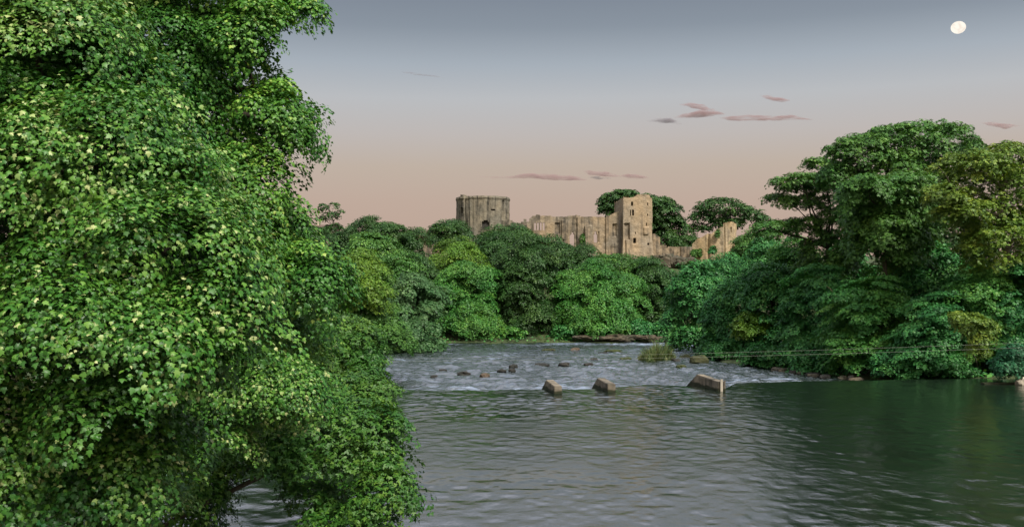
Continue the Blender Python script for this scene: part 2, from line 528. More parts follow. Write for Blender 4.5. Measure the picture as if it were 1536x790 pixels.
V = np.stack([WX.ravel(), WY.ravel(), wz.ravel()], 1)
I = np.arange(WX.size).reshape(WX.shape)
Fq = np.stack([I[:-1, :-1], I[:-1, 1:], I[1:, 1:], I[1:, :-1]], -1).reshape(-1, 4)
tag(link('water', mesh_np('water', V, Fq, {'rapid': rap.ravel(), 'foam': foam.ravel()}, True), water_mat()), kind='structure')


# ------------------------------------------------------------------ castle
def ruin_mesh(name, path, closed, top, zb, cell, thick, holes=(), offs=(), batter=0.0, seed=0, jag=0.3, rough=0.07):
    """A ruined masonry wall along a plan path; outward is to the right of travel. top(s) gives the wall head at arc length s;
    holes (s0, s1, z0, z1, arched) go right through; offs (s0, s1, z0, z1, d) push the face out (buttress) or in (panel)."""
    path = np.array(path, float)
    pts, s_acc = [], []
    n = len(path)
    s = 0.0
    segs = range(n if closed else n - 1)
    for i in segs:
        a, b = path[i], path[(i + 1) % n]
        L = np.hypot(*(b - a)); k = max(1, int(round(L / cell)))
        for j in range(k):
            pts.append(a + (b - a) * j / k); s_acc.append(s + L * j / k)
        s += L
    if not closed:
        pts.append(path[-1]); s_acc.append(s)
    pts = np.array(pts); S = np.array(s_acc); m = len(pts)
    if closed:
        tg = np.roll(pts, -1, 0) - np.roll(pts, 1, 0)
    else:
        tg = np.gradient(pts, axis=0)
    tg /= np.linalg.norm(tg, axis=1)[:, None]
    nr = np.stack([tg[:, 1], -tg[:, 0]], 1)
    zmax = max(top(q) for q in S) + 1.0
    nz = int((zmax - zb) / cell) + 1
    Z = zb + np.arange(nz + 1) * cell
    mc = m if closed else m - 1
    keep = np.zeros((mc, nz), bool)
    for i in range(mc):
        sc = S[i] + cell * 0.5
        tz = top(sc) + (vnoise(sc * 0.9, seed * 7.3, 0, seed) - 0.5) * jag * 2
        for j in range(nz):
            zc = Z[j] + cell * 0.5
            if zc > tz: continue
            inh = False
            for (a, b, c, d, arch) in holes:
                if a <= sc <= b and c <= zc <= d:
                    if arch:
                        r = (b - a) / 2
                        if zc > d - r and (sc - (a + b) / 2) ** 2 + (zc - d + r) ** 2 > r * r: continue
                    inh = True; break
            keep[i, j] = not inh
    off = np.zeros((m, nz + 1))
    for i in range(m):
        for j in range(nz + 1):
            o = (vnoise(S[i] * 1.3, Z[j] * 1.5, 0, seed + 4) - 0.5) * 2 * rough + (vnoise(S[i] * 0.35, Z[j] * 0.3, 0, seed + 5) - 0.5) * 2 * rough
            for (a, b, c, d, w) in offs:
                if a <= S[i] <= b and c <= Z[j] <= d: o += w
            o += batter * max(0.0, 1 - (Z[j] - zb) / (0.55 * (zmax - zb))) ** 1.5
            off[i, j] = o
    V, vid = [], {}

    def vert(i, j, back):
        i = i % m
        k = (i, j, back)
        if k not in vid:
            o = -thick if back else off[i, j]
            p = pts[i] + nr[i] * o
            zz = Z[j] + (vnoise(S[i] * 2.1, Z[j] * 2.3, 0, seed + 6) - 0.5) * cell * 0.5
            vid[k] = len(V); V.append((p[0], p[1], zz))
        return vid[k]
    Fc = []
    for i in range(mc):
        for j in range(nz):
            if not keep[i, j]: continue
            f = [vert(i, j, 0), vert(i + 1, j, 0), vert(i + 1, j + 1, 0), vert(i, j + 1, 0)]
            b = [vert(i, j, 1), vert(i + 1, j, 1), vert(i + 1, j + 1, 1), vert(i, j + 1, 1)]
            Fc.append(f); Fc.append(b[::-1])
            for (di, dj, p, q) in ((-1, 0, 3, 0), (1, 0, 1, 2), (0, 1, 2, 3), (0, -1, 0, 1)):
                ii, jj = i + di, j + dj
                if closed: ii %= mc
                if 0 <= ii < mc and 0 <= jj < nz and keep[ii, jj]: continue
                Fc.append([f[q], f[p], b[p], b[q]])
    return mesh_from(name, V, Fc)


def box_mesh(name, c, sx, sy, sz, rot=0.0, bevel=0.0):
    bm = bmesh.new()
    bmesh.ops.create_cube(bm, size=1.0)
    for v in bm.verts:
        x, y, z = v.co.x * sx, v.co.y * sy, v.co.z * sz
        v.co = Vector((c[0] + x * math.cos(rot) - y * math.sin(rot), c[1] + x * math.sin(rot) + y * math.cos(rot), c[2] + z))
    if bevel:
        bmesh.ops.bevel(bm, geom=bm.edges[:], offset=bevel, segments=2, affect='EDGES')
    me = bpy.data.meshes.new(name)
    bm.to_mesh(me); bm.free()
    return me


CY = 205.0


def cx_(px, Y=CY): return (px - 768.0) / F * Y
def cz_(py, Y=CY): return H + (HZ - py) / F * Y


def poly_top(pp, Y=CY, s0=0.0, x0=None):
    """Wall head from photograph pixels, as a function of arc length along a wall that runs left to right from x0."""
    xs_ = np.array([cx_(p[0], Y) for p in pp]); zs_ = np.array([cz_(p[1], Y) for p in pp])
    x0 = xs_[0] if x0 is None else x0
    return lambda s: float(np.interp(s - s0 + x0, xs_, zs_))


# round tower
TY = 228.0
rt_r = 41.0 / F * 222.0
rt_c = (cx_(723, 222.0), TY)
NSEG = 56
ring = [(rt_c[0] + rt_r * math.sin(2 * math.pi * k / NSEG), rt_c[1] + rt_r * math.cos(2 * math.pi * k / NSEG)) for k in range(NSEG)][::-1]
ring_len = sum(math.dist(ring[i], ring[(i + 1) % NSEG]) for i in range(NSEG))


def rt_s(px):
    """Arc length on the round tower's near face under the photograph's column px."""
    a = math.asin(max(-1, min(1, (px - 723.0) / 41.5)))
    # ring runs against the clock from angle -1 step: plan angle of index k is -(k+1) steps
    ang = math.pi - a
    k = (-(ang) / (2 * math.pi) * NSEG - 1) % NSEG
    return k / NSEG * ring_len


def rz(py): return cz_(py, 222.0)


def rt_top(s):
    return rz(293.6) + 0.18 * math.sin(s * 1.1) + (0.1 if int(s * 0.8) % 3 == 0 else 0)


rt = empty('round_tower', (rt_c[0], rt_c[1], 15), 'tall round grey stone keep with dark vertical streaks at the left end of the castle', 'castle tower')
openings = [(691.3, 3.6, 311.5, 318.5, 0), (740.3, 4.6, 311.8, 317.0, 0), (729.5, 10.5, 329.5, 345.0, 1), (698.7, 1.9, 296.5, 304, 0), (755.5, 1.9, 299, 305, 0)]
hl = []
for (px, w, y0, y1, arch) in openings:
    a, b = sorted((rt_s(px - w / 2), rt_s(px + w / 2)))
    hl.append((a, b, rz(y1), rz(y0), arch))
offs = []
for px, w, d in ((697, 3, -0.3), (713, 4, 0.15), (733, 3, -0.15), (749, 4, 0.12), (705, 4, 0.12)):
    a, b = sorted((rt_s(px - w / 2), rt_s(px + w / 2)))
    offs.append((a, b, 0, 99, d))
offs.append((0, 999, rz(297.5), rz(296.3), 0.16))
link('wall', ruin_mesh('round_tower_wall', ring, True, rt_top, 13.0, 0.42, 1.3, hl, offs, 0.5, 2, 0.2), STONE_GREY, rt)
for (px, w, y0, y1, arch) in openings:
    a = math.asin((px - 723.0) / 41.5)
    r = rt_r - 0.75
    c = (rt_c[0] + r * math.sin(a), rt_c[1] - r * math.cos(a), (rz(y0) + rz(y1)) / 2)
    link('doorway' if arch else 'window', box_mesh('opening_shade', c, w / F * 222 + 0.5, 0.12, rz(y0) - rz(y1) + 0.5, a), PAINTED_SHADE, rt)  # flat slab behind each hole, its inner shade put into the colour

# low link wall between the tower and the hall, with a chimney stub
lw = empty('link_wall', (cx_(772, 212), 212, 15), 'low broken stone wall with a short stub between the round tower and the long hall wall', 'ruined wall')
lt = poly_top([(752, 330), (764, 329), (771, 333.5), (778, 334.5), (783, 332), (785.6, 332), (785.7, 327.3), (789.6, 327), (789.8, 333), (796, 333)], 212)
link('wall', ruin_mesh('link_wall_mesh', [(cx_(752, 212), 212), (cx_(796, 212), 212)], False, lt, 13, 0.3, 1.0, (), (), 0, 5, 0.15), STONE_GREY, lw)

# the long hall wall with its four lancets and two through windows
hw = empty('hall_wall', (cx_(860), CY, 14), 'long roofless buff hall wall with four lancet openings at its left end and see-through windows', 'ruined wall')
hx0 = cx_(784)
ht = poly_top([(784, 334), (794, 331.5), (795, 327), (800, 324.5), (806, 322.8), (820, 323), (830, 325), (846, 324), (858, 324.2), (866, 322.6), (874, 324), (890, 324.4), (904, 324.2),
               (908, 326), (912, 324), (918, 322), (922, 319.5), (927, 318)])


def hs(px): return cx_(px) - hx0


hh = []
for k in range(4):
    c = 802.4 + k * 4.35
    hh.append((hs(c - 1.45), hs(c + 1.45), cz_(345), cz_(333.3), 0))
hh.append((hs(855.2), hs(861.8), cz_(372), cz_(350), 1))
hh.append((hs(856.9), hs(859.8), cz_(351), cz_(347.3), 1))
hh.append((hs(890.3), hs(896.4), cz_(363.5), cz_(349.5), 1))
hh.append((hs(891.8), hs(894.8), cz_(350.5), cz_(346.6), 1))
ho = [(hs(877), hs(889), 0, cz_(338), 0.7), (hs(832), hs(840), cz_(350), cz_(334), -0.3), (hs(866), hs(871), 0, cz_(326), 0.35), (hs(843), hs(846), 0, cz_(330), 0.3),
      (hs(908), hs(913), 0, 99, 0.4), (hs(918), hs(925), cz_(354), cz_(336), -0.35), (hs(896.5), hs(898.6), cz_(363), cz_(347), -0.3)]
link('wall', ruin_mesh('hall_wall_mesh', [(hx0, CY), (cx_(928), CY)], False, ht, 11.0, 0.2, 1.3, hh, ho, 0, 8, 0.22), STONE_BUFF, hw)

# square tower
sq = empty('square_tower', (cx_(955), CY, 12), 'tall square buff stone tower with small dark windows, right of the hall wall', 'castle tower')
A_, B_, C_, D_ = (cx_(921.5, 212), 212.0), (cx_(935), CY - 1.2), (cx_(977.5), CY - 0.6), (cx_(977.5, 212), 212.6)
L1 = math.dist(A_, B_); L2 = math.dist(B_, C_); L3 = math.dist(C_, D_)


def sq_top(s):
    if s < L1: return float(np.interp(s / L1, [0, 0.55, 0.6, 1], [cz_(304, 209), cz_(300, 208), cz_(297.5), cz_(296.6)]))
    if s < L1 + L2: return float(np.interp((s - L1) / L2, [0, 0.4, 0.45, 0.6, 0.66, 0.9, 0.93, 1], [cz_(q) for q in (296.6, 296, 294, 292.6, 291.8, 292.6, 295.5, 297)]))
    return cz_(298)


def qs(px): return L1 + (px - 935) / (977.5 - 935) * L2


sqw = [(947.0, 2.4, 303, 309.5, 0), (944.6, 2.4, 315.5, 324.0, 0), (948.6, 2.6, 315.5, 324.0, 0), (970.3, 2.2, 304.5, 308.8, 0), (970.6, 2.4, 320.5, 323.6, 0), (969.2, 2.2, 335, 338.5, 0),
       (951.2, 4.8, 357, 365, 1), (971.5, 3.8, 364.5, 368, 1), (952, 1.8, 347.5, 351.5, 0), (930.2, 2.0, 340, 342.5, 0)]
shl = [(qs(p - w / 2), qs(p + w / 2), cz_(y1), cz_(y0), a) for (p, w, y0, y1, a) in sqw[:-1]]
sof = [(qs(936.5), qs(943.5), cz_(359), cz_(335.5), -0.45), (qs(937.5), qs(943.5), cz_(385), cz_(360), 0.4), (qs(965), qs(972), cz_(352), cz_(341), 0.3),
       (qs(935), qs(936.5), 0, 99, 0.25)]
link('wall', ruin_mesh('square_tower_wall', [A_, B_, C_, D_], True, sq_top, 9.5, 0.21, 1.0, shl, sof, 0.9, 12, 0.15), STONE_WARM, sq)
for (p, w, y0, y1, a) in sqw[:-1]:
    link('window', box_mesh('opening_shade', (cx_(p), CY - 0.15, (cz_(y0) + cz_(y1)) / 2), w / F * CY + 0.25, 0.1, cz_(y0) - cz_(y1) + 0.25), PAINTED_SHADE, sq)  # slab set in each recess, painted near-black for the shade within

# fragments, the low wall and the right-hand ruin
fr = empty('wall_fragment', (cx_(988), CY + 1, 11), 'narrow broken wall stub standing just right of the square tower', 'ruined wall')
ft = poly_top([(979, 352), (985, 351), (986.5, 353), (990.5, 355), (991, 367.5), (997, 368), (1000, 370), (1001, 376), (1003, 377)], CY + 1)
link('wall', ruin_mesh('wall_fragment_mesh', [(cx_(979, CY + 1), CY + 1), (cx_(1003, CY + 1), CY + 1)], False, ft, 9.0, 0.22, 1.2, (), (), 0, 15, 0.3), STONE_BUFF, fr)
low = empty('low_wall', (cx_(1022), CY + 3, 12), 'low level grey wall between the square tower stub and the golden ruin', 'ruined wall')
lt2 = poly_top([(1000, 372), (1003, 370), (1012, 369.5), (1030, 370), (1037, 369), (1044, 369), (1050, 371)], CY + 3)
link('wall', ruin_mesh('low_wall_mesh', [(cx_(1000, CY + 3), CY + 3), (cx_(1050, CY + 3), CY + 3)], False, lt2, 10.0, 0.25, 0.9, (), ((3, 5, 0, 99, 0.3),), 0, 18, 0.12), STONE_BUFF, low)

rr = empty('ruined_tower', (cx_(1080), CY - 2, 13), 'golden ruined tower with a stepped sloping top and narrow slit, right of the low wall', 'castle tower')
RY = CY - 2
rx0 = cx_(1041, RY)
rx1, rxc = cx_(1097, RY), cx_(1109, RY)
rpath = [(rx0, RY + 2.0), (cx_(1062, RY), RY + 0.3), (cx_(1064, RY), RY - 0.2), (cx_(1086, RY), RY - 0.6), (rx1, RY - 0.2), (cx_(1104, RY), RY + 0.8), (rxc, RY + 2.4), (rxc, RY + 5.5), (cx_(1096, RY), RY + 7)]
rl = [0]
for i in range(len(rpath) - 1): rl.append(rl[-1] + math.dist(rpath[i], rpath[i + 1]))
px_at = [768 + p[0] / RY * F for p in rpath]


def r_s(px): return float(np.interp(px, px_at[:7], rl[:7]))


def rr_top(s):
    if s > rl[6]: return cz_(337, RY)
    px = float(np.interp(s, rl[:7], px_at[:7]))
    return cz_(float(np.interp(px, [1041, 1044, 1048, 1054, 1056, 1062, 1070, 1073, 1076, 1084, 1086, 1096, 1109], [366, 362, 359, 354.5, 353, 350, 348, 344, 342, 340, 334, 333, 334.5])), RY)


rh = [(r_s(1095.5), r_s(1097.9), cz_(349, RY), cz_(341.5, RY), 0)]
link('wall', ruin_mesh('ruined_tower_wall', rpath, False, rr_top, 9.5, 0.22, 1.1, rh, ((r_s(1084.6), r_s(1086), 0, 99, -0.35), (r_s(1062), r_s(1064), 0, 99, -0.3)), 0.4, 21, 0.25), STONE_GOLD, rr)
link('window', box_mesh('opening_shade', (cx_(1096.7, RY), RY + 0.5, cz_(345, RY)), 0.8, 0.1, 1.6), PAINTED_SHADE, rr)  # near-black slab standing in for the shade inside the slit


def rock_mesh(name, c, sx, sy, sz, seed, sub=3, amp=0.35, rot=0.0):
    bm = bmesh.new()
    bmesh.ops.create_icosphere(bm, subdivisions=sub, radius=1.0)
    off = Vector((seed * 3.7, seed * 1.3, seed * 2.1))
    for v in bm.verts:
        p = v.co.copy()
        d = 1 + amp * mnoise.noise(p * 1.1 + off) + amp * 0.5 * mnoise.noise(p * 2.7 + off) + amp * 0.25 * mnoise.noise(p * 6 + off)
        # flatten some facets so it does not read as a ball
        q = Vector((max(-0.95, min(0.95, p.x * d)), max(-1.0, min(1.0, p.y * d)), max(-0.8, min(0.8 + 0.12 * p.x, p.z * d * 0.9))))
        x, y = q.x * sx, q.y * sy
        v.co = Vector((c[0] + x * math.cos(rot) - y * math.sin(rot), c[1] + x * math.sin(rot) + y * math.cos(rot), c[2] + q.z * sz))
    me = bpy.data.meshes.new(name)
    bm.to_mesh(me); bm.free()
    return me


def cliff(name, pts, seed):
    """A broken rock face: overlapping ledges merged into one mesh of the terrain."""
    bm = bmesh.new()
    for k, (c, sx, sy, sz) in enumerate(pts):
        me = rock_mesh('tmp', c, sx, sy, sz, seed + k, 4, 0.45, random.uniform(-0.3, 0.3))
        bm.from_mesh(me); bpy.data.meshes.remove(me)
    me = bpy.data.meshes.new(name)
    bm.to_mesh(me); bm.free()
    return tag(link(name, me, ROCK), kind='structure')


cliff('cliff', [(P(987, 395, 201), 1.4, 2, 2.2), (P(998, 393, 200), 1.9, 2, 2.0), (P(1009, 392, 200), 1.6, 2, 1.7), (P(1021, 394, 199), 1.8, 2, 1.3), (P(992, 402, 198), 2.0, 2, 1.5),
                 (P(1034, 391, 200), 1.7, 2, 0.9)], 40)
cliff('rock_ledge', [(P(872 + 17 * k, 507 + random.uniform(-2, 2), 160.5), 1.2 + random.random() * 0.8, 0.8, 0.35 + 0.35 * random.random()) for k in range(8)], 60)

# houses whose roofs and chimney show over the trees at far left
def house(px0, px1, ridge, eave, Y, label, chimney=None):
    x0, x1 = cx_(px0, Y), cx_(px1, Y)
    zr, ze = cz_(ridge, Y), cz_(eave, Y)
    zb = 13.0
    h = empty('stone_house', ((x0 + x1) / 2, Y, zb), label, 'house')
    link('wall', box_mesh('house_wall', ((x0 + x1) / 2, Y + 3, (zb + ze) / 2), x1 - x0, 6, ze - zb), STONE_BUFF, h)
    V = [(x0 - .3, Y - .3, ze), (x1 + .3, Y - .3, ze), (x1 + .3, Y + 6.3, ze), (x0 - .3, Y + 6.3, ze), (x0 - .3, Y + 3, zr), (x1 + .3, Y + 3, zr)]
    link('roof', mesh_from('house_roof', V, [(0, 1, 5, 4), (2, 3, 4, 5), (1, 2, 5), (3, 0, 4), (3, 2, 1, 0)]), ROOF, h)
    if chimney:
        ch = link('chimney', box_mesh('house_chimney', (cx_(chimney[0], Y), Y + 3, (cz_(chimney[1], Y) + zr) / 2 - 0.4), 0.75, 0.9, cz_(chimney[1], Y) - zr + 1.0, 0, 0.04), PALE_STONE, h)
        for dx in (-0.18, 0.18):
            link('chimney_pot', box_mesh('pot', (cx_(chimney[0], Y) + dx, Y + 3, cz_(chimney[1], Y) + 0.25), 0.22, 0.22, 0.4, 0, 0.04), ROOF, h)


house(446, 504, 336, 342, 238, 'stone house half hidden by trees at far left, pale chimney showing above its roof', (473.5, 327.5))
house(626, 664, 344.5, 350, 262, 'brown roofed house just showing over the treetops left of the round tower')


# ------------------------------------------------------------------ trees
def unit(v):
    return v / np.maximum(np.linalg.norm(v, axis=-1, keepdims=True), 1e-9)


CARD = (np.array([(-.42, 0.0, .07), (0, -.5, -.03), (.42, 0.05, .07), (0, .55, -.05)]), np.array([(0, 1, 3), (1, 2, 3)]))
_sp, _sf = [], []
for k, (ang, dx, dy, s) in enumerate(((0.0, 0, .2, .62), (1.0, .28, -.06, .55), (-1.1, -.28, -.1, .58), (2.7, 0.05, -.34, .42))):
    b = len(_sp)
    for (x, y, z) in ((-.4, 0, .06), (0, -.5, 0), (.4, .05, .06), (0, .55, -.08)):
        x, y = x * s, y * s
        _sp.append((dx + x * math.cos(ang) + y * math.sin(ang), dy - x * math.sin(ang) + y * math.cos(ang), z * s + 0.05 * (k % 2)))
    _sf += [(b, b + 1, b + 3), (b + 1, b + 2, b + 3)]
SPRAY = (np.array(_sp), np.array(_sf))
_o = [(0, -.42), (.16, -.36), (.40, -.30), (.33, -.10), (.52, .10), (.25, .12), (.20, .27), (0, .58), (-.20, .27), (-.25, .12), (-.52, .10), (-.33, -.10), (-.40, -.30), (-.16, -.36)]
_lp = [(0, 0.02, 0.04)] + [(x, y, -0.14 * (x * x + y * y) ** .5 - .10 * max(0, y) + 0.05 * abs(x)) for x, y in _o]
LOBED = (np.array(_lp), np.array([(0, 1 + i, 1 + (i + 1) % 14) for i in range(14)]))
_o2 = [(0, -.5), (.24, -.2), (.27, .12), (0, .55), (-.27, .12), (-.24, -.2)]
_a, _b = [], []
for (ang, dx, dy, s) in ((0.2, 0.0, .3, .75), (1.3, .3, .02, .7), (-1.2, -.3, -.05, .72)):
    b = len(_a)
    for x, y in _o2:
        z = 0.12 * abs(x) - 0.08 * y; x, y = x * s, y * s
        _a.append((dx + x * math.cos(ang) + y * math.sin(ang), dy - x * math.sin(ang) + y * math.cos(ang), z))
    _b += [(b, b + 1, b + 2), (b, b + 2, b + 3), (b, b + 3, b + 4), (b, b + 4, b + 5)]
OVALS = (np.array(_a), np.array(_b))


def leaves_mesh(name, pos, nrm, tip, size, var, shape):
    T, Fc = shape
    Z = unit(nrm)
    Yv = unit(tip - (tip * Z).sum(1, keepdims=True) * Z)
    X = np.cross(Yv, Z)
    n, k = len(pos), len(T)
    s = size[:, None, None]
    curl = np.random.default_rng(n).uniform(0.2, 2.2, (n, 1, 1))
    Vv = pos[:, None, :] + s * (T[None, :, 0, None] * X[:, None, :] + T[None, :, 1, None] * Yv[:, None, :] + curl * T[None, :, 2, None] * Z[:, None, :])
    faces = (Fc[None] + (np.arange(n) * k)[:, None, None]).reshape(-1, 3)
    return mesh_np(name, Vv.reshape(-1, 3), faces, {'leafvar': np.repeat(np.clip(var, 0, 1), k)})


def crown_points(lobes, leaf, cover, clump, rng, flat=0.5, fill=0.12, tilt=0.55, zmin=-0.75, pale=0.0, droop=-0.25):
    """Leaves on flattened domes of foliage that are spread over the outside of a set of ellipsoidal boughs."""
    P_, N_, T_, S_, V_ = [], [], [], [], []
    cl_out = []
    L = np.array([l[:6] for l in lobes], float)
    for li, lb in enumerate(lobes):
        c = np.array(lb[:3]); r = np.array(lb[3:6])
        area = 4 * math.pi * ((r[0] * r[1]) ** 1.6 / 3 + (r[0] * r[2]) ** 1.6 / 3 + (r[1] * r[2]) ** 1.6 / 3) ** (1 / 1.6)
        rc0 = clump * (0.75 + 0.1 * min(r)) if clump > 0.9 else clump
        rc0 = min(rc0, 0.55 * min(r[0], r[1]) + 0.2)
        nc = max(6, int(area / (rc0 * rc0 * 1.1)))
        d = unit(rng.normal(size=(nc, 3)))
        d = d[d[:, 2] > zmin]
        rad = rng.uniform(0.70, 1.08, size=(len(d), 1))
        pc = c + d * r * rad
        ok = np.ones(len(pc), bool)
        for lj in range(len(lobes)):
            if lj == li: continue
            q = (pc - L[lj, :3]) / (L[lj, 3:6] * 0.80)
            ok &= (q * q).sum(1) > 1
        pc, d = pc[ok], d[ok]
        rcs = rc0 * rng.uniform(0.6, 1.35, len(pc))
        no = unit(d / r)
        ax = unit(no * tilt + np.array([0, 0, 1.0]) * (1 - tilt) + rng.normal(size=(len(pc), 3)) * 0.14)
        cl_out.append(pc)
        cv = rng.normal(0, 0.13, len(pc))
        for p, a, rc, v, nn in zip(pc, ax, rcs, cv, no):
            k = max(4, int(cover * math.pi * rc * rc / (0.42 * leaf * leaf)))
            t1 = np.cross(a, [0.3, 0.9, 0.2]); t1 /= np.linalg.norm(t1); t2 = np.cross(a, t1)
            rr_ = np.sqrt(rng.random(k)); th = rng.random(k) * 2 * math.pi
            wob = 1 + 0.28 * np.sin(3 * th + rng.random() * 6) + 0.16 * np.sin(7 * th + rng.random() * 6)
            rr2 = rr_ * wob
            hgt = np.sqrt(np.maximum(0, 1 - rr_ ** 2)) * flat * rng.uniform(0.35, 1.05, k) - 0.35 * flat
            ra = (np.cos(th)[:, None] * t1 + np.sin(th)[:, None] * t2)
            pos = p + rc * (rr2[:, None] * ra + hgt[:, None] * a)
            nr = unit(a * (0.55 + 0.3 * (1 - rr_[:, None])) + ra * rr_[:, None] * 0.7 + rng.normal(size=(k, 3)) * 0.34 + np.array([0, 0, 0.35]))
            tp = ra * 0.8 + nn * 0.3 + np.array([0, 0, droop]) + rng.normal(size=(k, 3)) * 0.5
            P_.append(pos); N_.append(nr); T_.append(tp)
            S_.append(leaf * rng.uniform(0.5, 1.3, k))
            vv = 0.42 + v + rng.normal(0, 0.15, k) + 0.12 * (hgt / flat)  # last term paints leaves lighter towards the dome top, as if lit from above
            if pale:
                vv = np.minimum(vv, 0.78)
                pm = (rng.random(k) < pale * (0.3 + 2.6 * max(0, v + 0.05) / 0.13 * 0.5)) & (rr_ < 0.95)
                vv = np.where(pm, rng.uniform(0.84, 1.0, k), vv)
            V_.append(vv)
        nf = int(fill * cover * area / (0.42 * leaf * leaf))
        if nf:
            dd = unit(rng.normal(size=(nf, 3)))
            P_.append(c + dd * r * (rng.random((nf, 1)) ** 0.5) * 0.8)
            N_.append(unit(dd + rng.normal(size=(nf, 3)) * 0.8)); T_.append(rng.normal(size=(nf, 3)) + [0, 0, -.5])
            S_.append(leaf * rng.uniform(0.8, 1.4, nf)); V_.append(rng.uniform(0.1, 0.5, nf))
    return np.concatenate(P_), np.concatenate(N_), np.concatenate(T_), np.concatenate(S_), np.concatenate(V_), np.concatenate(cl_out)


def tube(V, Fc, pts, radii, sides=7):
    base = len(V)
    pts = [Vector(p) for p in pts]
    for i, p in enumerate(pts):
        t = (pts[min(i + 1, len(pts) - 1)] - pts[max(i - 1, 0)]).normalized()
        u = t.orthogonal().normalized(); w = t.cross(u)
        for k in range(sides):
            a = 2 * math.pi * k / sides
            V.append(tuple(p + (u * math.cos(a) + w * math.sin(a)) * radii[i]))
    for i in range(len(pts) - 1):
        for k in range(sides):
            a, b = base + i * sides + k, base + i * sides + (k + 1) % sides
            Fc.append((a, b, b + sides, a + sides))
    Fc.append(tuple(base + (len(pts) - 1) * sides + k for k in range(sides)))


def limb(V, Fc, a, b, r0, r1, rnd, sag=0.12, n=6, sides=6):
    a, b = Vector(a), Vector(b)
    L = (b - a).length
    side = Vector((rnd.uniform(-1, 1), rnd.uniform(-1, 1), rnd.uniform(-.3, 1))) * L * sag
    pts, rad = [], []
    for i in range(n + 1):
        t = i / n
        p = a.lerp(b, t) + side * math.sin(t * math.pi) + Vector((rnd.uniform(-1, 1), rnd.uniform(-1, 1), rnd.uniform(-1, 1))) * L * 0.018 * (0 < i < n)
        pts.append(p); rad.append(r0 + (r1 - r0) * t ** 0.8)
    tube(V, Fc, pts, rad, sides)
    return pts


def trunk_mesh(base, lobes, clumps, r0, rnd, nlimbs=26):
    V, Fc = [], []
    base = Vector(base)
    L = sorted(lobes, key=lambda l: -l[3] * l[4] * l[5])
    m = L[0]
    fork = Vector((m[0], m[1], m[2] - 0.35 * m[5]))
    fork.z = max(fork.z, base.z + 1.2)
    limb(V, Fc, base, fork, r0 * 1.15, r0 * 0.7, rnd, 0.05, 7, 9)
    topz = Vector((m[0], m[1], m[2] + 0.6 * m[5]))
    limb(V, Fc, fork, topz, r0 * 0.7, r0 * 0.12, rnd, 0.08)
    ends = []
    for l in L[1:]:
        c = Vector(l[:3])
        st = fork.lerp(topz, max(0, min(0.7, (c.z - fork.z) / max(1, topz.z - fork.z) * 0.6)))
        ends.append(limb(V, Fc, st, c, r0 * 0.42, r0 * 0.12, rnd, 0.12))
    if len(clumps):
        idx = np.linspace(0, len(clumps) - 1, min(nlimbs, len(clumps))).astype(int)
        stems = [[fork.lerp(topz, t) for t in (0.1, 0.3, 0.5, 0.75)]] + ends
        allp = [q for s in stems for q in s[1:]]
        for i in idx:
            c = Vector(clumps[i])
            st = min(allp, key=lambda q: (q - c).length + max(0, q.z - c.z) * 0.7)
            limb(V, Fc, st, c, r0 * 0.16, r0 * 0.03, rnd, 0.15, 5, 5)
    return mesh_from('trunk', V, Fc, True)


TREE_N = [0]


def tree(name, label, category, base, lobes, style, leaf, cover, clump, group=None, shape=CARD, trunk_r=None, flat=0.5, fill=0.12, tilt=0.55, bark=None, nlimbs=26, pale=0.0, zmin=-0.75, clip=True):
    TREE_N[0] += 1
    rng = np.random.default_rng(100 + TREE_N[0]); rnd = random.Random(TREE_N[0])
    p, nr, tp, s, v, cl = crown_points(lobes, leaf, cover, clump, rng, flat, fill, tilt, zmin, pale, -0.7 if shape is LOBED else -0.25)
    if clip:
        g = np.maximum(ground_h(p[:, 0], p[:, 1]), water_level(p[:, 0], p[:, 1])) + 0.12
        k = p[:, 2] > g
        p, nr, tp, s, v = p[k], nr[k], tp[k], s[k], v[k]
    o = empty(name, base, label, category, group)
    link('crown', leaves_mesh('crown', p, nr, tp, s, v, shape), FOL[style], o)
    tr_ = trunk_r or 0.3
    link('trunk', trunk_mesh(base, lobes, cl, tr_, rnd, nlimbs), bark or BARK, o)
    return o


def px_lobe(px, py, hw, hh, Y, dY=0.0, deep=1.0):
    """A bough whose outline fills a given patch of the view when it stands at distance Y."""
    Yc = Y + dY
    c = P(px, py, Yc)
    return (c[0], c[1], c[2], hw / F * Yc, hw / F * Yc * deep, hh / F * Yc)


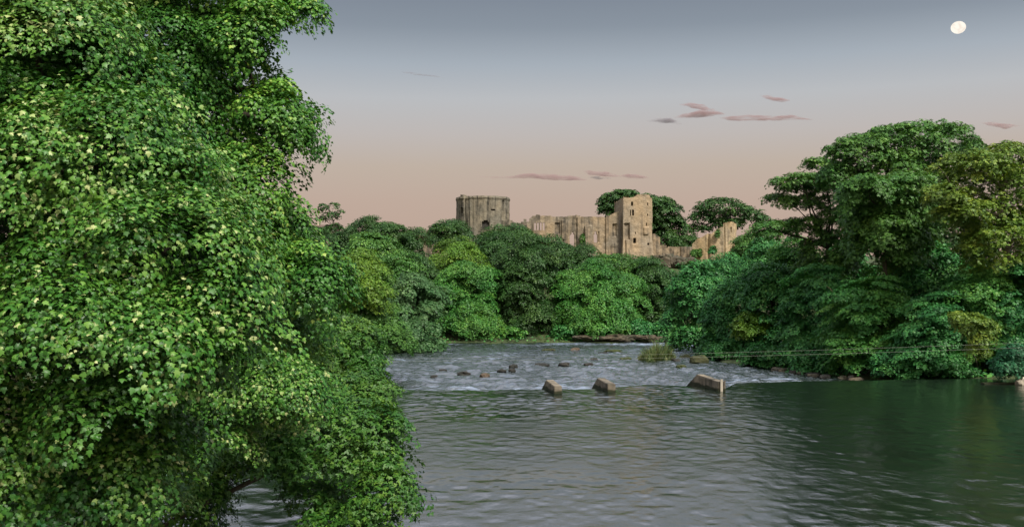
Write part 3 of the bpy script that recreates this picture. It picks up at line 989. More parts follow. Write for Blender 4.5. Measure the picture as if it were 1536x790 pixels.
def auto_tree(name, label, cx, top, bot, hw, Y, style, seed, leaf=0.26, cover=1.3, clump=1.75, flat=0.6, tilt=0.42, extra=(), nl=7, group=None, cat='tree', skirt=None, **kw):
    skirt = bot > 495 if skirt is None else skirt
    rnd = random.Random(seed * 31 + 5)
    cyc, hh = (top + bot) / 2, (bot - top) / 2
    main = px_lobe(cx, cyc + hh * 0.04, hw * 0.80, hh * 0.90, Y)
    lobes = [main]
    for k in range(nl):
        a = 2 * math.pi * (k + rnd.uniform(-.3, .3)) / nl
        e = rnd.uniform(-0.55, 0.75)
        ca = math.cos(e)
        rr_ = rnd.uniform(0.34, 0.5)
        lobes.append((main[0] + main[3] * 0.82 * math.cos(a) * ca, main[1] + main[4] * 0.82 * math.sin(a) * ca, main[2] + main[5] * 0.72 * math.sin(e),
                      main[3] * rr_, main[4] * rr_, main[5] * rr_ * 0.8))
    if skirt:
        for k in range(5):
            a = -math.pi / 2 + (k - 2) * 0.62
            rs = main[3] * rnd.uniform(0.38, 0.6)
            sx_, sy_ = main[0] + main[3] * 0.8 * math.cos(a), main[1] + main[4] * 0.85 * math.sin(a)
            sz_ = max(H + (HZ - bot) / F * Y, float(ground_h(sx_, sy_)), float(water_level(sx_, sy_)))
            lobes.append((sx_, sy_, sz_ + rs * rnd.uniform(0.45, 0.95), rs, rs, rs * 0.85))
    for e in extra:
        lobes.append(px_lobe(e[0], e[1], e[2], e[3], Y, e[4] if len(e) > 4 else 0))
    bx, by = main[0], Y
    for r_ in np.arange(0, 9, 0.5):                       # the trunk stands on the nearest dry ground
        c_ = [(main[0] + r_ * math.cos(q), Y + r_ * math.sin(q)) for q in np.linspace(0, 2 * math.pi, 16)]
        dr = river_dist(np.array([q[0] for q in c_]), np.array([q[1] for q in c_]))
        if dr.max() > 0.8:
            bx, by = c_[int(dr.argmax())]
            break
    bz = float(ground_h(bx, by)) - 0.3
    return tree(name, label, cat, (bx, by, bz), lobes, style, leaf, cover, clump, group, flat=flat, tilt=tilt, **kw)


WOOD = 'trees on the bank below the castle'
BANK = 'trees along the right bank'
LEFT = 'trees along the left bank'

# --- far wood, below and around the castle
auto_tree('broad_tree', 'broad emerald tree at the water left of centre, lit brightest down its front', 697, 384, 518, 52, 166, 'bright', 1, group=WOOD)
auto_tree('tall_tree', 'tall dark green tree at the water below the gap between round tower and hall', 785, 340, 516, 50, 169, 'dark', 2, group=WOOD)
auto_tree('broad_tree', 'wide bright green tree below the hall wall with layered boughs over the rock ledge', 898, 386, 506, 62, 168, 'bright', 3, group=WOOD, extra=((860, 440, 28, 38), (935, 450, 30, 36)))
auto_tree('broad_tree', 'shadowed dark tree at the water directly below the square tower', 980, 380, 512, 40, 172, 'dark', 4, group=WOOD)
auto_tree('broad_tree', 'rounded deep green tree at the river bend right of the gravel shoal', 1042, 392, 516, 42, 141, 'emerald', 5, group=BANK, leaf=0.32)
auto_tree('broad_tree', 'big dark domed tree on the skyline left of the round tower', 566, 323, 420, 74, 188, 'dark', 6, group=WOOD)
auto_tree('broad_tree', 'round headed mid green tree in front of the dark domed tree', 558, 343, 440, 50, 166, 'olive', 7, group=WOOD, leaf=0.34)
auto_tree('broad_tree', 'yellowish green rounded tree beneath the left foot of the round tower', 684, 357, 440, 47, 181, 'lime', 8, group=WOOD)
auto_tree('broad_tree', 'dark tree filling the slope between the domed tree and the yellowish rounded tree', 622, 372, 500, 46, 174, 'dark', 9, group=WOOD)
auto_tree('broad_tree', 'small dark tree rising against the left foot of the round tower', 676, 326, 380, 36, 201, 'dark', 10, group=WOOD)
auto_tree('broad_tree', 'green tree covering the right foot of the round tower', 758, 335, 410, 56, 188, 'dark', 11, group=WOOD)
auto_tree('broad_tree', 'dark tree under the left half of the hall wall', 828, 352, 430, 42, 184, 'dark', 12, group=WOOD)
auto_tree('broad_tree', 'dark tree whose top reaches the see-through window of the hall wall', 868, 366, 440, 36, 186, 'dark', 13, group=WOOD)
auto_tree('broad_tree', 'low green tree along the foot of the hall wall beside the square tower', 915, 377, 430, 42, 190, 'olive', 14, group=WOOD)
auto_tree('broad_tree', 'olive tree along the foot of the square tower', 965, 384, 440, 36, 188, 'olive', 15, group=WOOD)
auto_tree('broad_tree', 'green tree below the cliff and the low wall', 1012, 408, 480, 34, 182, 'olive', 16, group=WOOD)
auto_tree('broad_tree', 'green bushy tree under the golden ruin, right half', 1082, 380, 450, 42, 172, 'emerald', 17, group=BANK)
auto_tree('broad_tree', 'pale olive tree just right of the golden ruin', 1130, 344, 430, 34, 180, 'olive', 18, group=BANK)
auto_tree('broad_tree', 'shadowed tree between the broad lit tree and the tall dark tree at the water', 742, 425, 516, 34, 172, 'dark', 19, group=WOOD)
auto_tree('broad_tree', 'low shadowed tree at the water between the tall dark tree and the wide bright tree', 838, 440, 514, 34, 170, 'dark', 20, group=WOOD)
for k, (cx, hw, top, st, lab) in enumerate([
    (655, 22, 484, 'emerald', 'low bush at the far water edge left of the broad lit tree'), 
    (766, 24, 488, 'bright', 'bright low bush at the far water edge under the tall dark tree'), 
    (850, 22, 484, 'emerald', 'low bush at the far water edge just left of the rock ledge'), 
    (955, 28, 476, 'emerald', 'low bush hanging over the right end of the rock ledge'), (1000, 24, 478, 'emerald', 'low bush at the far water edge right of the rock ledge')]):
    auto_tree('bank_bush', lab, cx, top, 512, hw, 163.5, st, 90 + k, leaf=0.34, clump=1.0, nl=5, skirt=False, cat='bush', group='bushes along the far water edge')
# behind the castle
tree('spreading_tree', 'dark spreading tree behind the square tower, branches reaching out on both sides', 'tree', (P(965, 400, 226)[0], 226, 14),
     [px_lobe(958, 318, 42, 26, 226), px_lobe(918, 305, 20, 11, 226), px_lobe(935, 294, 26, 9, 226), px_lobe(990, 322, 28, 24, 226), px_lobe(1005, 345, 26, 22, 226), px_lobe(985, 362, 24, 18, 226), px_lobe(912, 314, 12, 6, 226)],
     'dark', 0.42, 1.35, 1.3, trunk_r=0.55, fill=0.1, tilt=0.35)
tree('spreading_tree', 'flat topped open tree with sky showing through, behind the golden ruin', 'tree', (P(1088, 400, 228)[0], 228, 14),
     [px_lobe(1080, 312, 34, 15, 228), px_lobe(1053, 326, 18, 10, 228), px_lobe(1105, 318, 26, 12, 228), px_lobe(1130, 326, 22, 11, 228), px_lobe(1048, 342, 16, 7, 228), px_lobe(1090, 335, 28, 8, 228)],
     'dark', 0.42, 0.72, 1.1, trunk_r=0.5, fill=0.03, tilt=0.3, nlimbs=40)
auto_tree('broad_tree', 'low dark tree seen over the low wall, between the two spreading trees', 1030, 350, 385, 30, 222, 'dark', 23, clump=1.1)
tree('sparse_tree', 'small sparse tree with sky between its twigs, standing on the far left skyline', 'tree', (P(497, 380, 205)[0], 205, 14.5),
     [px_lobe(486, 312, 7, 6, 205), px_lobe(500, 309, 7, 5, 205), px_lobe(511, 319, 6, 4, 205), px_lobe(497, 324, 9, 7, 205), px_lobe(485, 328, 6, 6, 205), px_lobe(500, 343, 14, 8, 205)],
     'dark', 0.36, 0.75, 0.7, trunk_r=0.18, fill=0.0, nlimbs=40, tilt=0.4)
auto_tree('broad_tree', 'low tree on the skyline beside the house chimney at far left', 450, 327, 400, 44, 200, 'dark', 25, group=WOOD)

# --- right bank, far to near
auto_tree('broad_tree', 'dark tree behind the slope, right of the golden ruin and left of the open crown', 1155, 352, 450, 44, 150, 'emerald', 31, group=BANK)
auto_tree('broad_tree', 'emerald tree overhanging the water behind the reedy islet, at the bend', 1098, 408, 538, 46, 129, 'emerald', 32, leaf=0.3, clump=1.5, group=BANK)
auto_tree('broad_tree', 'green tree in the middle of the right slope behind the lime bush', 1160, 388, 530, 50, 122, 'emerald', 33, leaf=0.3, clump=1.5, group=BANK)
tree('spreading_tree', 'open crowned tree with separate tufts leaning over the slope, left of the tallest tree', 'tree', (P(1235, 500, 118)[0], 118, float(ground_h(P(1235, 500, 118)[0], 118)) - .3),
     [px_lobe(1242, 385, 44, 40, 118), px_lobe(1198, 274, 36, 11, 118, -2), px_lobe(1170, 300, 20, 8, 118), px_lobe(1212, 303, 26, 11, 118), px_lobe(1240, 290, 18, 14, 118), px_lobe(1230, 246, 20, 8, 118), px_lobe(1160, 345, 28, 13, 118, -2), px_lobe(1210, 338, 28, 13, 118), px_lobe(1245, 325, 22, 14, 118)],
     'olive', 0.27, 0.85, 0.9, flat=0.6, group=BANK, trunk_r=0.42, fill=0.05, tilt=0.35, nlimbs=60, shape=SPRAY)
tree('spreading_tree', 'tallest tree on the right bank with a broad domed top', 'tree', (P(1350, 480, 110)[0], 110, float(ground_h(P(1350, 480, 110)[0], 110)) - .3),
     [px_lobe(1345, 300, 78, 75, 110), px_lobe(1390, 220, 72, 33, 110), px_lobe(1310, 232, 58, 30, 110), px_lobe(1270, 225, 30, 15, 110, -1), px_lobe(1262, 262, 34, 24, 110), px_lobe(1345, 208, 46, 20, 110), px_lobe(1440, 235, 36, 22, 110), px_lobe(1285, 315, 30, 28, 110)],
     'olive', 0.30, 0.85, 0.95, group=BANK, trunk_r=0.6, flat=0.6, fill=0.03, tilt=0.4, nlimbs=60, shape=SPRAY)
auto_tree('broad_tree', 'olive layered tree in front of the tallest tree', 1330, 262, 420, 66, 102, 'olive', 36, leaf=0.28, clump=1.5, shape=SPRAY, cover=1.3, group=BANK, extra=((1300, 285, 40, 18, -3), (1360, 275, 34, 14, -3)))
tree('spreading_tree', 'yellowish tree with pale bare branches at the top right edge', 'tree', (P(1500, 520, 93)[0], 93, float(ground_h(P(1500, 520, 93)[0], 93)) - .3),
     [px_lobe(1500, 300, 66, 62, 93), px_lobe(1455, 252, 50, 22, 93, -3), px_lobe(1420, 292, 34, 16, 93, -4), px_lobe(1520, 238, 50, 24, 93), px_lobe(1445, 318, 40, 18, 93, -4), px_lobe(1560, 260, 50, 34, 93), px_lobe(1500, 370, 60, 40, 93, -2)],
     'yellow', 0.25, 0.75, 0.92, flat=0.6, group=BANK, trunk_r=0.45, fill=0.03, tilt=0.35, nlimbs=60, bark=BARK_PALE, shape=SPRAY)
auto_tree('broad_tree', 'mid slope emerald tree with drooping layers, left of the dark hollow', 1232, 392, 545, 58, 108, 'emerald', 38, leaf=0.22, clump=1.8, shape=SPRAY, cover=1.25, flat=0.38, tilt=0.3, group=BANK)
auto_tree('broad_tree', 'emerald tree with long slanting sprays above the boulder shore', 1310, 395, 548, 66, 99, 'bright', 39, leaf=0.21, clump=1.9, shape=SPRAY, cover=1.25, flat=0.36, tilt=0.32, group=BANK)
auto_tree('broad_tree', 'deep green tree behind the slanting sprays, in the middle of the right bank', 1392, 360, 500, 62, 106, 'emerald', 40, leaf=0.3, clump=1.6, cover=1.4, group=BANK)
auto_tree('broad_tree', 'emerald tree overhanging dark water left of the yellow shrub', 1402, 430, 560, 56, 92, 'emerald', 41, leaf=0.21, clump=1.7, shape=SPRAY, cover=1.25, flat=0.4, tilt=0.34, group=BANK)
auto_tree('broad_tree', 'bright green tree behind the yellow shrub near the right edge', 1470, 395, 540, 58, 92, 'bright', 42, leaf=0.21, clump=1.7, shape=SPRAY, cover=1.25, flat=0.4, tilt=0.34, group=BANK)
auto_tree('broad_tree', 'olive green tree at the right edge below the yellowish tree', 1545, 390, 560, 60, 90, 'emerald', 43, leaf=0.21, clump=1.7, shape=SPRAY, cover=1.25, flat=0.4, tilt=0.34, group=BANK)
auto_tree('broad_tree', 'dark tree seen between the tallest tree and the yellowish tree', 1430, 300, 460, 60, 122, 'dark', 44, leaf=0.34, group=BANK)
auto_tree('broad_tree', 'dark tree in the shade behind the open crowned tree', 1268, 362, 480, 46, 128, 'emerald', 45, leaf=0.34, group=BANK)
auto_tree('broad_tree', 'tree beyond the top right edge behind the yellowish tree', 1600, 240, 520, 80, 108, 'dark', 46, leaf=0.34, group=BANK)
auto_tree('broad_tree', 'green tree filling the slope beneath the open crowned tree', 1192, 350, 460, 42, 126, 'bright', 51, leaf=0.26, clump=1.5, group=BANK)
auto_tree('lime_shrub', 'lime green shrub low on the right bank behind the third weir block', 1128, 466, 512, 34, 121, 'lime', 47, leaf=0.26, clump=0.8, nl=5, skirt=False, trunk_r=0.05, cat='shrub')
tree('yellow_shrub', 'hanging yellow green shrub over dark water near the right edge', 'shrub', (P(1475, 500, 91)[0], 91, float(ground_h(P(1475, 500, 91)[0], 91)) - .2),
     [px_lobe(1456, 484, 27, 13, 84), px_lobe(1440, 478, 14, 9, 84), px_lobe(1466, 505, 19, 14, 84), px_lobe(1480, 496, 16, 14, 84), px_lobe(1464, 522, 12, 10, 84), px_lobe(1476, 530, 8, 9, 84)],
     'yellow', 0.17, 1.2, 0.55, trunk_r=0.06, shape=SPRAY, tilt=0.6)
auto_tree('weeping_shrub', 'teal weeping shrub over pale stones at the right edge of the water', 1518, 512, 568, 30, 81, 'teal', 49, leaf=0.2, clump=0.7, nl=5, skirt=False, trunk_r=0.05, cat='shrub', shape=SPRAY, tilt=0.8)
for k, (cx, top, bot, hw, Y, st, lab) in enumerate([
    (1090, 520, 546, 34, 124, 'emerald', 'low green bush at the water beside the fallen branch'),
    (1160, 520, 553, 44, 113, 'emerald', 'low bush trailing into the rapids right of the fallen branch'),
    (1225, 515, 556, 42, 104, 'emerald', 'dark low bush above the shore boulders'),
    (1350, 520, 565, 40, 93, 'emerald', 'dark low bush at the water under the overhanging emerald tree'),
]):
    auto_tree('bank_bush', lab, cx, top, bot, hw, Y, st, 60 + k, leaf=0.25, clump=0.8, nl=5, cat='bush', group='bushes at the foot of the right bank')

# --- left bank, far to near
auto_tree('willow_tree', 'grey green willow over the rapids with a few bare twigs', 618, 402, 528, 52, 140, 'grey', 71, leaf=0.28, clump=1.4, shape=SPRAY, cover=1.3, group=LEFT)
auto_tree('broad_tree', 'mid green tree above the willow on the left bank', 598, 375, 480, 46, 150, 'olive', 72, leaf=0.3, clump=1.5, group=LEFT)
auto_tree('broad_tree', 'fresh lime green tree leaning over the left bank', 540, 372, 480, 52, 96, 'lime', 73, leaf=0.2, clump=1.15, shape=SPRAY, cover=1.3, group=LEFT)
auto_tree('broad_tree', 'olive tree overhanging the rapids below the lime green tree', 556, 440, 528, 60, 98, 'olive', 74, leaf=0.2, clump=1.15, shape=SPRAY, cover=1.3, group=LEFT)
auto_tree('broad_tree', 'soft green tree hanging over the weir edge on the left bank', 505, 455, 640, 82, 56, 'alder', 75, leaf=0.15, clump=0.7, shape=OVALS, cover=1.3, group=LEFT)
auto_tree('broad_tree', 'shadowed tree behind the soft green tree on the left bank', 430, 420, 640, 90, 62, 'dark', 76, leaf=0.2, clump=0.9, shape=SPRAY, cover=1.3, group=LEFT)

# the low alder over the pool
tree('alder_tree', 'low alder with fine leaves hanging over the pool at bottom left', 'tree', (-12.5, 30, float(ground_h(-12.5, 30)) - .2),
     [px_lobe(480, 650, 100, 60, 30), px_lobe(555, 655, 58, 48, 30, -.5), px_lobe(570, 740, 56, 48, 29, -.5), px_lobe(420, 610, 80, 50, 30), px_lobe(540, 600, 50, 40, 32), px_lobe(360, 640, 80, 60, 31), px_lobe(470, 745, 46, 26, 30), px_lobe(520, 785, 60, 30, 29), px_lobe(270, 770, 60, 50, 31), px_lobe(300, 715, 50, 36, 30), px_lobe(400, 700, 40, 30, 30)],
     'alder', 0.125, 0.75, 0.6, trunk_r=0.09, shape=OVALS, fill=0.02, nlimbs=60, group=LEFT, tilt=0.5)
# mid distance sycamore, tall
tree('sycamore_tree', 'tall sycamore standing against the sky, behind the nearest sycamore', 'tree', (-14.5, 25, float(ground_h(-14.5, 25)) - .2),
     [px_lobe(250, 120, 130, 170, 25), px_lobe(370, 60, 64, 55, 25, -1), px_lobe(430, 24, 44, 26, 25), px_lobe(400, 180, 60, 44, 25, -1), px_lobe(455, 195, 34, 34, 25), px_lobe(380, 285, 70, 55, 25, -1.5), px_lobe(420, 130, 26, 24, 25), px_lobe(300, -60, 150, 80, 25),
      px_lobe(350, 400, 96, 80, 25, -1), px_lobe(425, 335, 36, 40, 25, -1), px_lobe(455, 420, 56, 44, 25, -1.5), px_lobe(250, 300, 110, 110, 25), px_lobe(100, 60, 160, 200, 26), px_lobe(400, 500, 90, 50, 26)],
     'maple', 0.095, 1.0, 0.88, flat=0.62, trunk_r=0.45, shape=LOBED, fill=0.06, nlimbs=70, group=LEFT, tilt=0.5, pale=0.08)
# the nearest sycamore
tree('sycamore_tree', 'nearest sycamore with pale tipped leaves filling the left edge', 'tree', (-10.5, 15, float(ground_h(-10.5, 15)) - .2),
     [px_lobe(-60, 420, 300, 330, 15), px_lobe(60, 120, 150, 160, 15), px_lobe(150, 250, 150, 110, 15, -.6), px_lobe(215, 390, 160, 100, 14.5, -.8), px_lobe(280, 480, 100, 70, 14.5, -.8), px_lobe(120, 520, 180, 120, 14.5, -1.2),
      px_lobe(150, 690, 110, 90, 14.5, -.6), px_lobe(20, 700, 160, 120, 14.5, -.4), px_lobe(-100, 60, 220, 220, 15.5), px_lobe(215, 150, 50, 60, 15), px_lobe(200, 740, 70, 44, 14.5)],
     'sycamore', 0.076, 1.05, 0.85, flat=0.7, trunk_r=0.4, shape=LOBED, fill=0.08, nlimbs=60, group=LEFT, tilt=0.5, pale=0.10)
tree('sycamore_tree', 'small pale tipped sycamore low between the nearest sycamore and the alder', 'tree', (-11.5, 21, float(ground_h(-11.5, 21)) - .2),
     [px_lobe(380, 580, 90, 50, 21), px_lobe(430, 590, 46, 34, 20.5), px_lobe(320, 640, 60, 60, 20.5), px_lobe(300, 560, 90, 60, 21.5), px_lobe(250, 640, 80, 90, 22)],
     'sycamore', 0.08, 1.0, 0.55, flat=0.65, trunk_r=0.11, shape=LOBED, fill=0.06, nlimbs=50, group=LEFT, pale=0.10)

# undergrowth: low leaves over the banks and the castle slope, nobody could count it
n = 60000
ux = RNG.uniform(-45, 75, n); uy = RNG.uniform(20, 215, n)
dd = river_dist(ux, uy)
pk = RNG.random(n)
ok = (dd > 0.15) & ((dd < 9) | (pk < 0.35))
ux, uy = ux[ok], uy[ok]
uz = ground_h(ux, uy) + RNG.random(len(ux)) ** 1.5 * 1.1 * (0.4 + vnoise(ux * .3, uy * .3, 0, 8))
k = len(ux)
me = leaves_mesh('undergrowth', np.stack([ux, uy, uz], 1), unit(RNG.normal(size=(k, 3)) * 0.5 + [0, -.2, 1]), RNG.normal(size=(k, 3)) + [0, -.6, -.2], RNG.uniform(.3, .6, k), RNG.random(k), CARD)
tag(link('undergrowth', me, FOL['emerald']), 'low green undergrowth covering the river banks and the slope', 'undergrowth', kind='stuff')

# ivy and bushes on the castle
for (nm, lab, cat, px, py, hw, hh, Y, st) in [
    ('ivy', 'ivy patch hanging from the sloping top of the golden ruin', 'ivy', 1076.5, 350, 3.2, 6, RY - 1.2, 'olive'),
    ('ivy', 'small ivy patch on the hall wall left of its buttress', 'ivy', 873.5, 358, 3.0, 8, CY - 1.0, 'olive'),
    ('castle_bush', 'round green bush in front of the golden ruin', 'bush', 1068.5, 375, 5.5, 6.5, RY - 2.2, 'emerald'),
    ('castle_bush', 'green bush between the low wall and the golden ruin', 'bush', 1045, 379, 8, 6, CY - 1, 'olive'),
]:
    lb = [px_lobe(px, py, hw, hh, Y, 0, 0.5), px_lobe(px + hw * .4, py - hh * .4, hw * .5, hh * .5, Y, 0, .6), px_lobe(px - hw * .4, py + hh * .4, hw * .6, hh * .5, Y, 0, .6)]
    rng = np.random.default_rng(int(px))
    p, nr, tp, s, v, cl = crown_points(lb, 0.26, 1.6, 0.45, rng)
    tag(link(nm, leaves_mesh(nm, p, nr, tp, s, v, CARD), FOL[st]), lab, cat)

# ------------------------------------------------------------------ weir blocks
blk = [(837, 590, 'weir block nearest the left, short and stepped, at the lip of the falls', 0.56, 0.60),
       (917.5, 588, 'middle one of the three weir blocks at the lip of the falls', 0.62, 0.62),
       (1082.5, 586.5, 'longest weir block, on the right, with a pale upright post in its corner', 0.74, 0.58)]
for i, (px, py, lab, h, w) in enumerate(blk):
    Y = H * F / (py - HZ)
    x = (px - 768) / F * Y
    Lf, Lt = (3.4, 6.4) if i < 2 else (4.6, 8.2)
    prof = [(0, -1.8), (0, h), (Lf, h + 0.16), (Lt, -0.75), (Lt, -1.8)]
    ax = Vector((-0.15 if i < 2 else -0.17, 1, 0)).normalized(); sdv = Vector((ax.y, -ax.x, 0))
    bm = bmesh.new()
    vs = [[bm.verts.new(Vector((x, Y, 0)) + ax * a + sdv * (sgn * w / 2) + Vector((0, 0, b))) for a, b in prof] for sgn in (-1, 1)]
    bm.faces.new(vs[0]); bm.faces.new(vs[1][::-1])
    for k in range(5):
        k2 = (k + 1) % 5
        bm.faces.new((vs[0][k2], vs[0][k], vs[1][k], vs[1][k2]))
    bmesh.ops.recalc_face_normals(bm, faces=bm.faces[:])
    bmesh.ops.bevel(bm, geom=bm.edges[:], offset=0.035, segments=2, affect='EDGES')
    me = bpy.data.meshes.new('weir_block'); bm.to_mesh(me); bm.free()
    o = empty('weir_block', (x, Y, 0), lab, 'weir block', 'stone blocks along the weir')
    link('block', me, CONCRETE, o)
    if i == 2:
        c = Vector((x, Y, 0)) + sdv * (-0.05) - ax * 0.09
        link('post', box_mesh('post', (c.x, c.y, -0.2), 0.2, 0.16, 2.1 + h * 0.2, 0, 0.02), PALE_STONE, o)
        c = Vector((x, Y, 0)) + sdv * (0.22) - ax * 0.06
        link('post', box_mesh('post', (c.x, c.y, -0.25), 0.12, 0.1, 2.1 + h * 0.1, 0, 0.02), CONCRETE, o)

# ------------------------------------------------------------------ boulders and islet
def at_low(px, py):
    Y = (H - LOW) * F / (py - HZ)
    return (px - 768) / F * Y, Y


GB = 'boulders in the rapids'
SMALL = 'small dark wet boulder breaking the surface of the rapids'
rocks = [(727, 565, 13, .55, BOULDER_BROWN, 'brown boulder sticking up above white water, left of the first weir block'),
         (696, 561, 17, .4, BOULDER, 'long dark boulder left of the brown boulder in the rapids'),
         (814, 548, 20, .38, BOULDER, 'wide flat boulder in mid rapids, beyond the first weir block'),
         (846, 548, 15, .45, BOULDER, 'dark humped boulder right of the wide flat boulder'),
         (823, 526, 17, .4, BOULDER_MOSS, 'mossy flat rock far up the rapids below the tall dark tree'),
         (863, 525, 12, .5, BOULDER_BROWN, 'small brown rock next to the mossy flat rock'),
         (920, 528, 22, .35, BOULDER_MOSS, 'low green topped rock bar left of the reeds'),
         (1049, 542, 24, .75, BOULDER_MOSS, 'big rounded mossy boulder right of the reeds'),
         (1028, 537, 14, .6, BOULDER_MOSS, 'mossy boulder between the reeds and the big rounded boulder'),
         (1022, 551, 14, .4, BOULDER_MOSS, 'low mossy rock in the stream in front of the reeds'),
         (1013, 541, 12, .4, BOULDER, 'dark rock at the foot of the reeds'),
         (938, 538, 14, .3, BOULDER_MOSS, 'thin flat mossy rock left of the reed islet'),
         (1015, 516, 26, .35, BOULDER_BROWN, 'long brown gravel shoal rock in the far rapids behind the reeds'),
         (1046, 515, 24, .5, BOULDER_MOSS, 'green edged rock at the far bend under the rounded tree')]
for (px, py) in ((651, 566), (664, 556), (752, 557), (768, 556), (770, 550), (883, 547), (905, 530), (890, 540)):
    rocks.append((px, py, random.uniform(8, 14), random.uniform(.25, .4), BOULDER, SMALL))
for i, (px, py, w, h, mt, lab) in enumerate(rocks):
    x, Y = at_low(px, py)
    sx = w / 2 / F * Y / 0.8
    me = rock_mesh('boulder', (x, Y, LOW + 0.02), sx, sx * random.uniform(0.7, 1.0), h * 1.25 if w > 20 else h * 0.9, i + 3, 3, 0.4, random.uniform(-.4, .4))
    tag(link('boulder', me, mt), lab, 'boulder', GB)
# boulders along the foot of the right bank
for i in range(16):
    t = i / 15
    px = 1185 + 130 * t + random.uniform(-4, 4)
    Y = 107 - 13 * t
    x = (px - 768) / F * Y
    x += float(-river_dist(np.array(x), np.array(Y))) - random.uniform(1.2, 2.4)
    sx = random.uniform(.35, .8)
    me = rock_mesh('boulder', (x, Y, LOW + .1), sx, sx * .8, random.uniform(.3, .5), 80 + i, 3, 0.4)
    tag(link('boulder', me, BOULDER if i % 3 else ROCK), 'grey boulder in the row along the shaded foot of the right bank', 'boulder', 'boulders along the right shore')
# pale stones at far right
for (px, py, w, h, lab) in [(1503, 562, 18, .7, 'pale stone under the weeping shrub at the right edge'), (1530, 556, 20, 1.1, 'tall pale stone at the right edge beside the weeping shrub')]:
    Y = 84.0
    me = rock_mesh('boulder', ((px - 768) / F * Y, Y - 3.5, 0.1), w / F * Y * .6, .6, h, int(px), 3, 0.35)
    tag(link('boulder', me, PALE_STONE), lab, 'boulder')
me = box_mesh('stone_slab', ((1500 - 768) / F * 81, 81, 0.06), 3.0, 0.6, 0.14, 0.05, 0.03)
tag(link('stone_slab', me, CONCRETE), 'long low stone slab at the water line under the weeping shrub', 'slab')

# reeds on the islet
x0, Y0 = at_low(987, 541)
k = 1900
th = RNG.random(k) * 2 * math.pi; rr_ = np.sqrt(RNG.random(k))
bx = x0 + rr_ * np.cos(th) * 2.3; by = Y0 + 1 + rr_ * np.sin(th) * 2.2
hgt = RNG.uniform(0.6, 2.6, k) * (0.55 + 0.9 * vnoise(bx * 1.1, by * 1.1, 0, 4)) * (1.1 - 0.85 * rr_ ** 1.5)
lean = RNG.normal(0, 0.22, (k, 2)) + 0.25 * np.stack([np.cos(th) * rr_, np.sin(th) * rr_], 1)
w = 0.045
B = np.stack([bx, by, np.full(k, LOW - .1)], 1)
sd_ = np.stack([np.cos(th * 3.1), np.sin(th * 3.1), 0 * th], 1) * w
mid = B + np.stack([lean[:, 0] * hgt * .35, lean[:, 1] * hgt * .35, hgt * .6], 1)
tip = B + np.stack([lean[:, 0] * hgt, lean[:, 1] * hgt, hgt], 1)
V = np.stack([B - sd_, B + sd_, mid - sd_ * .8, mid + sd_ * .8, tip], 1).reshape(-1, 3)
b5 = (np.arange(k) * 5)[:, None]
Fc = np.concatenate([b5 + [0, 1, 3], b5 + [0, 3, 2], b5 + [2, 3, 4]])
tag(link('reed_clump', mesh_np('reed_clump', V, Fc, {'leafvar': np.repeat(RNG.random(k), 5)}), FOL['reed']), 'tall clump of olive reeds on a stony islet in the rapids', 'reeds')

# fallen branches on the right bank
V, Fc = [], []
rnd = random.Random(3)
a, b = P(1106, 519, 122), P(1146, 536, 121)
limb(V, Fc, b, a, .13, .04, rnd, .04, 8, 7)
limb(V, Fc, P(1127, 528, 121.5), P(1170, 531, 120.5), .08, .03, rnd, .05, 6, 6)
tag(link('fallen_branch', mesh_from('fallen_branch', V, Fc, True), DEADWOOD), 'bare fallen branch leaning out of the bank behind the third weir block', 'branch')
V, Fc = [], []
st = P(1262, 452, 102)
for q in ((1240, 428), (1252, 440), (1246, 452), (1268, 432), (1278, 440), (1262, 436)):
    limb(V, Fc, st, P(q[0], q[1], 102 + rnd.uniform(-1, 1)), .07, .02, rnd, .2, 6, 5)
limb(V, Fc, P(1285, 470, 105), st, .1, .07, rnd, .1, 6, 5)
tag(link('dead_branch', mesh_from('dead_branch', V, Fc, True), DEADWOOD), 'pale forked dead branch in the middle of the right bank foliage', 'branch')

# two cables over the river
for lab, pts in (('upper of the two thin pale cables strung across the river', [(560, 538.5), (600, 537), (1075, 529), (1400, 519), (1536, 514), (1600, 511)]),
                 ('lower of the two thin pale cables strung across the river', [(560, 542.5), (600, 541), (1075, 535), (1400, 525.6), (1536, 521), (1600, 518.5)])):
    V, Fc = [], []
    pp = np.array(pts, float)
    q = np.linspace(560, 1600, 60)
    deg = np.polyfit(pp[:, 0], pp[:, 1], 2)
    tube(V, Fc, [tuple(P(x, np.polyval(deg, x), 74.0)) for x in q], [0.0045] * 60, 5)
    tag(link('cable', mesh_from('cable', V, Fc, True), WIRE), lab, 'cable', 'cables across the river')

# ------------------------------------------------------------------ moon and clouds
m, n_, l_, out = new_mat('moonlight')
tcn = n_.new('ShaderNodeTexCoord')
no = n_.new('ShaderNodeTexNoise'); no.inputs['Scale'].default_value = 0.055; no.inputs['Detail'].default_value = 5
l_.new(tcn.outputs['Object'], no.inputs[0])
rp = ramp(n_, [(0.36, (0.76, 0.68, 0.59)), (0.5, (0.86, 0.80, 0.71))])
l_.new(no.outputs[0], rp.inputs[0])
em = n_.new('ShaderNodeEmission'); l_.new(rp.outputs[0], em.inputs[0])
l_.new(em.outputs[0], out.inputs[0])
bm = bmesh.new(); bmesh.ops.create_icosphere(bm, subdivisions=4, radius=1.0)
mc = P(1437.5, 41.5, 3000)
for v in bm.verts: v.co = Vector((v.co.x * 21.5, v.co.y * 21.5, v.co.z * 18.5))
me = bpy.data.meshes.new('moon'); bm.to_mesh(me); bm.free()
me.polygons.foreach_set('use_smooth', [True] * len(me.polygons))
o = link('moon', me, m); o.location = mc
tag(o, 'bright nearly full moon in the upper right of the sky', 'moon')


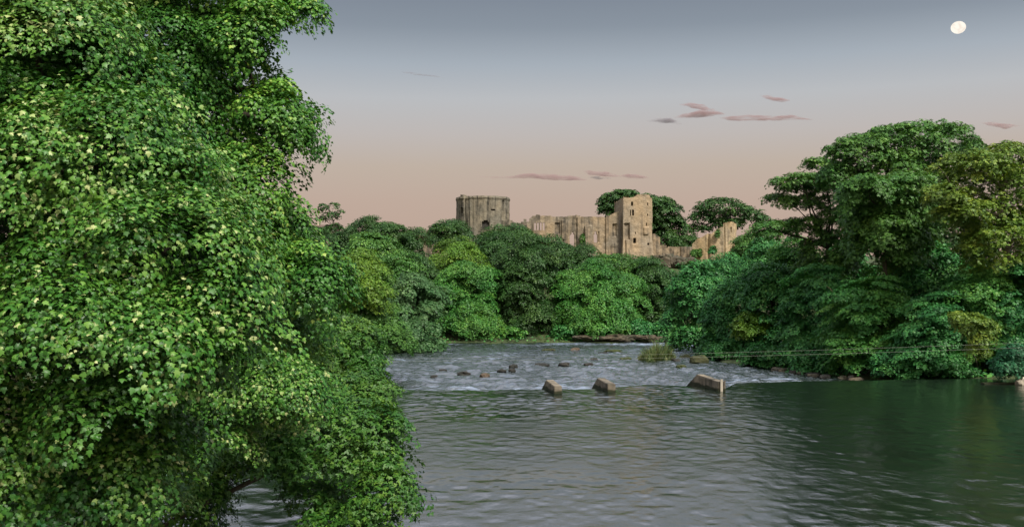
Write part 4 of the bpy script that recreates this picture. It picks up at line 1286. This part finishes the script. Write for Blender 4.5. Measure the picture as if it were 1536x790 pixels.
def cloud_mat(name, col, dens):
    m, n, l, out = new_mat(name)
    tcn = n.new('ShaderNodeTexCoord')
    mp = n.new('ShaderNodeMapping'); mp.inputs['Scale'].default_value = (0.02, 0.02, 0.16)
    l.new(tcn.outputs['Object'], mp.inputs[0])
    no = n.new('ShaderNodeTexNoise'); no.inputs['Scale'].default_value = 1; no.inputs['Detail'].default_value = 4
    l.new(mp.outputs[0], no.inputs[0])
    rp = ramp(n, [(0.34, 0.0), (0.60, 1.0)])
    l.new(no.outputs[0], rp.inputs[0])
    mu = n.new('ShaderNodeMath'); mu.operation = 'MULTIPLY'; mu.inputs[1].default_value = dens
    l.new(rp.outputs[0], mu.inputs[0])
    pv = n.new('ShaderNodeVolumePrincipled')
    pv.inputs['Color'].default_value = (*col, 1)
    l.new(mu.outputs[0], pv.inputs['Density'])
    l.new(pv.outputs[0], out.inputs['Volume'])
    return m


CSUNSET = cloud_mat('cloud_sunset_tint', (0.50, 0.35, 0.36), 0.075)  # pink of the sunset light painted into the cloud's scatter colour
CGREY = cloud_mat('cloud_mauve', (0.36, 0.33, 0.37), 0.075)


def cloud(lab, pts, mat, seed):
    """A streak of cloud: a lumpy tube along its course, thin at both ends. pts: (px, py, half thickness in px)."""
    Y = 2600.0
    V, Fc = [], []
    pp = np.array(pts, float)
    pp[:, 0] = pp[:, 0].mean() + (pp[:, 0] - pp[:, 0].mean()) * 1.12
    q = np.linspace(pp[0, 0], pp[-1, 0], 40)
    S = 14
    for i, x in enumerate(q):
        y = np.interp(x, pp[:, 0], pp[:, 1]); r = np.interp(x, pp[:, 0], pp[:, 2])
        c = P(x, y, Y)
        for k in range(S):
            a = 2 * math.pi * k / S
            d = 0.75 + 0.6 * float(vnoise(x * 0.13, math.cos(a) * 1.2 + 5, math.sin(a) * 1.2, seed))
            rr__ = 1.15 * r / F * Y * d
            V.append((c[0], c[1] + math.cos(a) * rr__ * 2.2, c[2] + math.sin(a) * rr__))
    for i in range(len(q) - 1):
        for k in range(S):
            a, b = i * S + k, i * S + (k + 1) % S
            Fc.append((a, b, b + S, a + S))
    Fc.append(tuple(range(S))[::-1]); Fc.append(tuple((len(q) - 1) * S + k for k in range(S)))
    tag(link('cloud', mesh_from('cloud', V, Fc, True), mat), lab, 'cloud', 'small clouds in the evening sky')


cloud('long thin pink cloud low over the round tower', [(724, 265.3, .4), (745, 266, 1.2), (775, 265.5, 1.6), (795, 263.5, 3.4), (830, 266, 3.6), (858, 268, 2.6), (872, 270, .4)], CSUNSET, 1)
cloud('pink cloud fleck low to the left of the square tower top, with a grey underside', [(877, 257, .4), (886, 259.5, 2.8), (910, 261.5, 3.0), (928, 265, .6)], CSUNSET, 2)
cloud('short pink cloud fleck just above the square tower', [(931, 264, .4), (944, 264, 3.0), (962, 265.5, 2.0), (972, 266.5, .3)], CSUNSET, 3)
cloud('thin grey cloud shred under the pink fleck left of the square tower', [(884, 266, .3), (897, 266.5, 2.0), (915, 267.5, .4)], CGREY, 4)
cloud('pink cloud with a hooked top, middle of the cloud bank right of centre', [(1014, 177, .4), (1030, 173, 2.6), (1050, 171, 4.4), (1066, 169, 4.0), (1083, 171, .5)], CSUNSET, 5)
cloud('small pink cloud tuft above the hooked cloud', [(1022, 157, .4), (1038, 157.5, 3.0), (1055, 162, 3.4), (1066, 166, .6)], CSUNSET, 6)
cloud('grey cloud wisp at the left end of the cloud bank', [(972, 182, .4), (990, 180.5, 3.2), (1004, 181, 3.4), (1020, 186, .5)], CGREY, 7)
cloud('long straight pink cloud streak in the cloud bank right of centre', [(1086, 177, .4), (1100, 177.5, 2.6), (1125, 177, 3.2), (1160, 177.5, 3.0), (1182, 176, 2.6), (1212, 180, .4)], CSUNSET, 8)
cloud('small slanting pink cloud above the long straight streak', [(1142, 143.5, .3), (1152, 146, 2.4), (1170, 150, 2.8), (1183, 151, .4)], CSUNSET, 9)
cloud('reddish cloud fleck above the trees at the right edge', [(1474, 184.5, .4), (1488, 186, 2.4), (1508, 189.5, 3.0), (1528, 188.5, .4)], CSUNSET, 10)
cloud('very faint cloud wisp in the open sky left of centre', [(604, 108, .3), (620, 110.5, 1.3), (645, 114, .9), (664, 117, .3)], CGREY, 11)
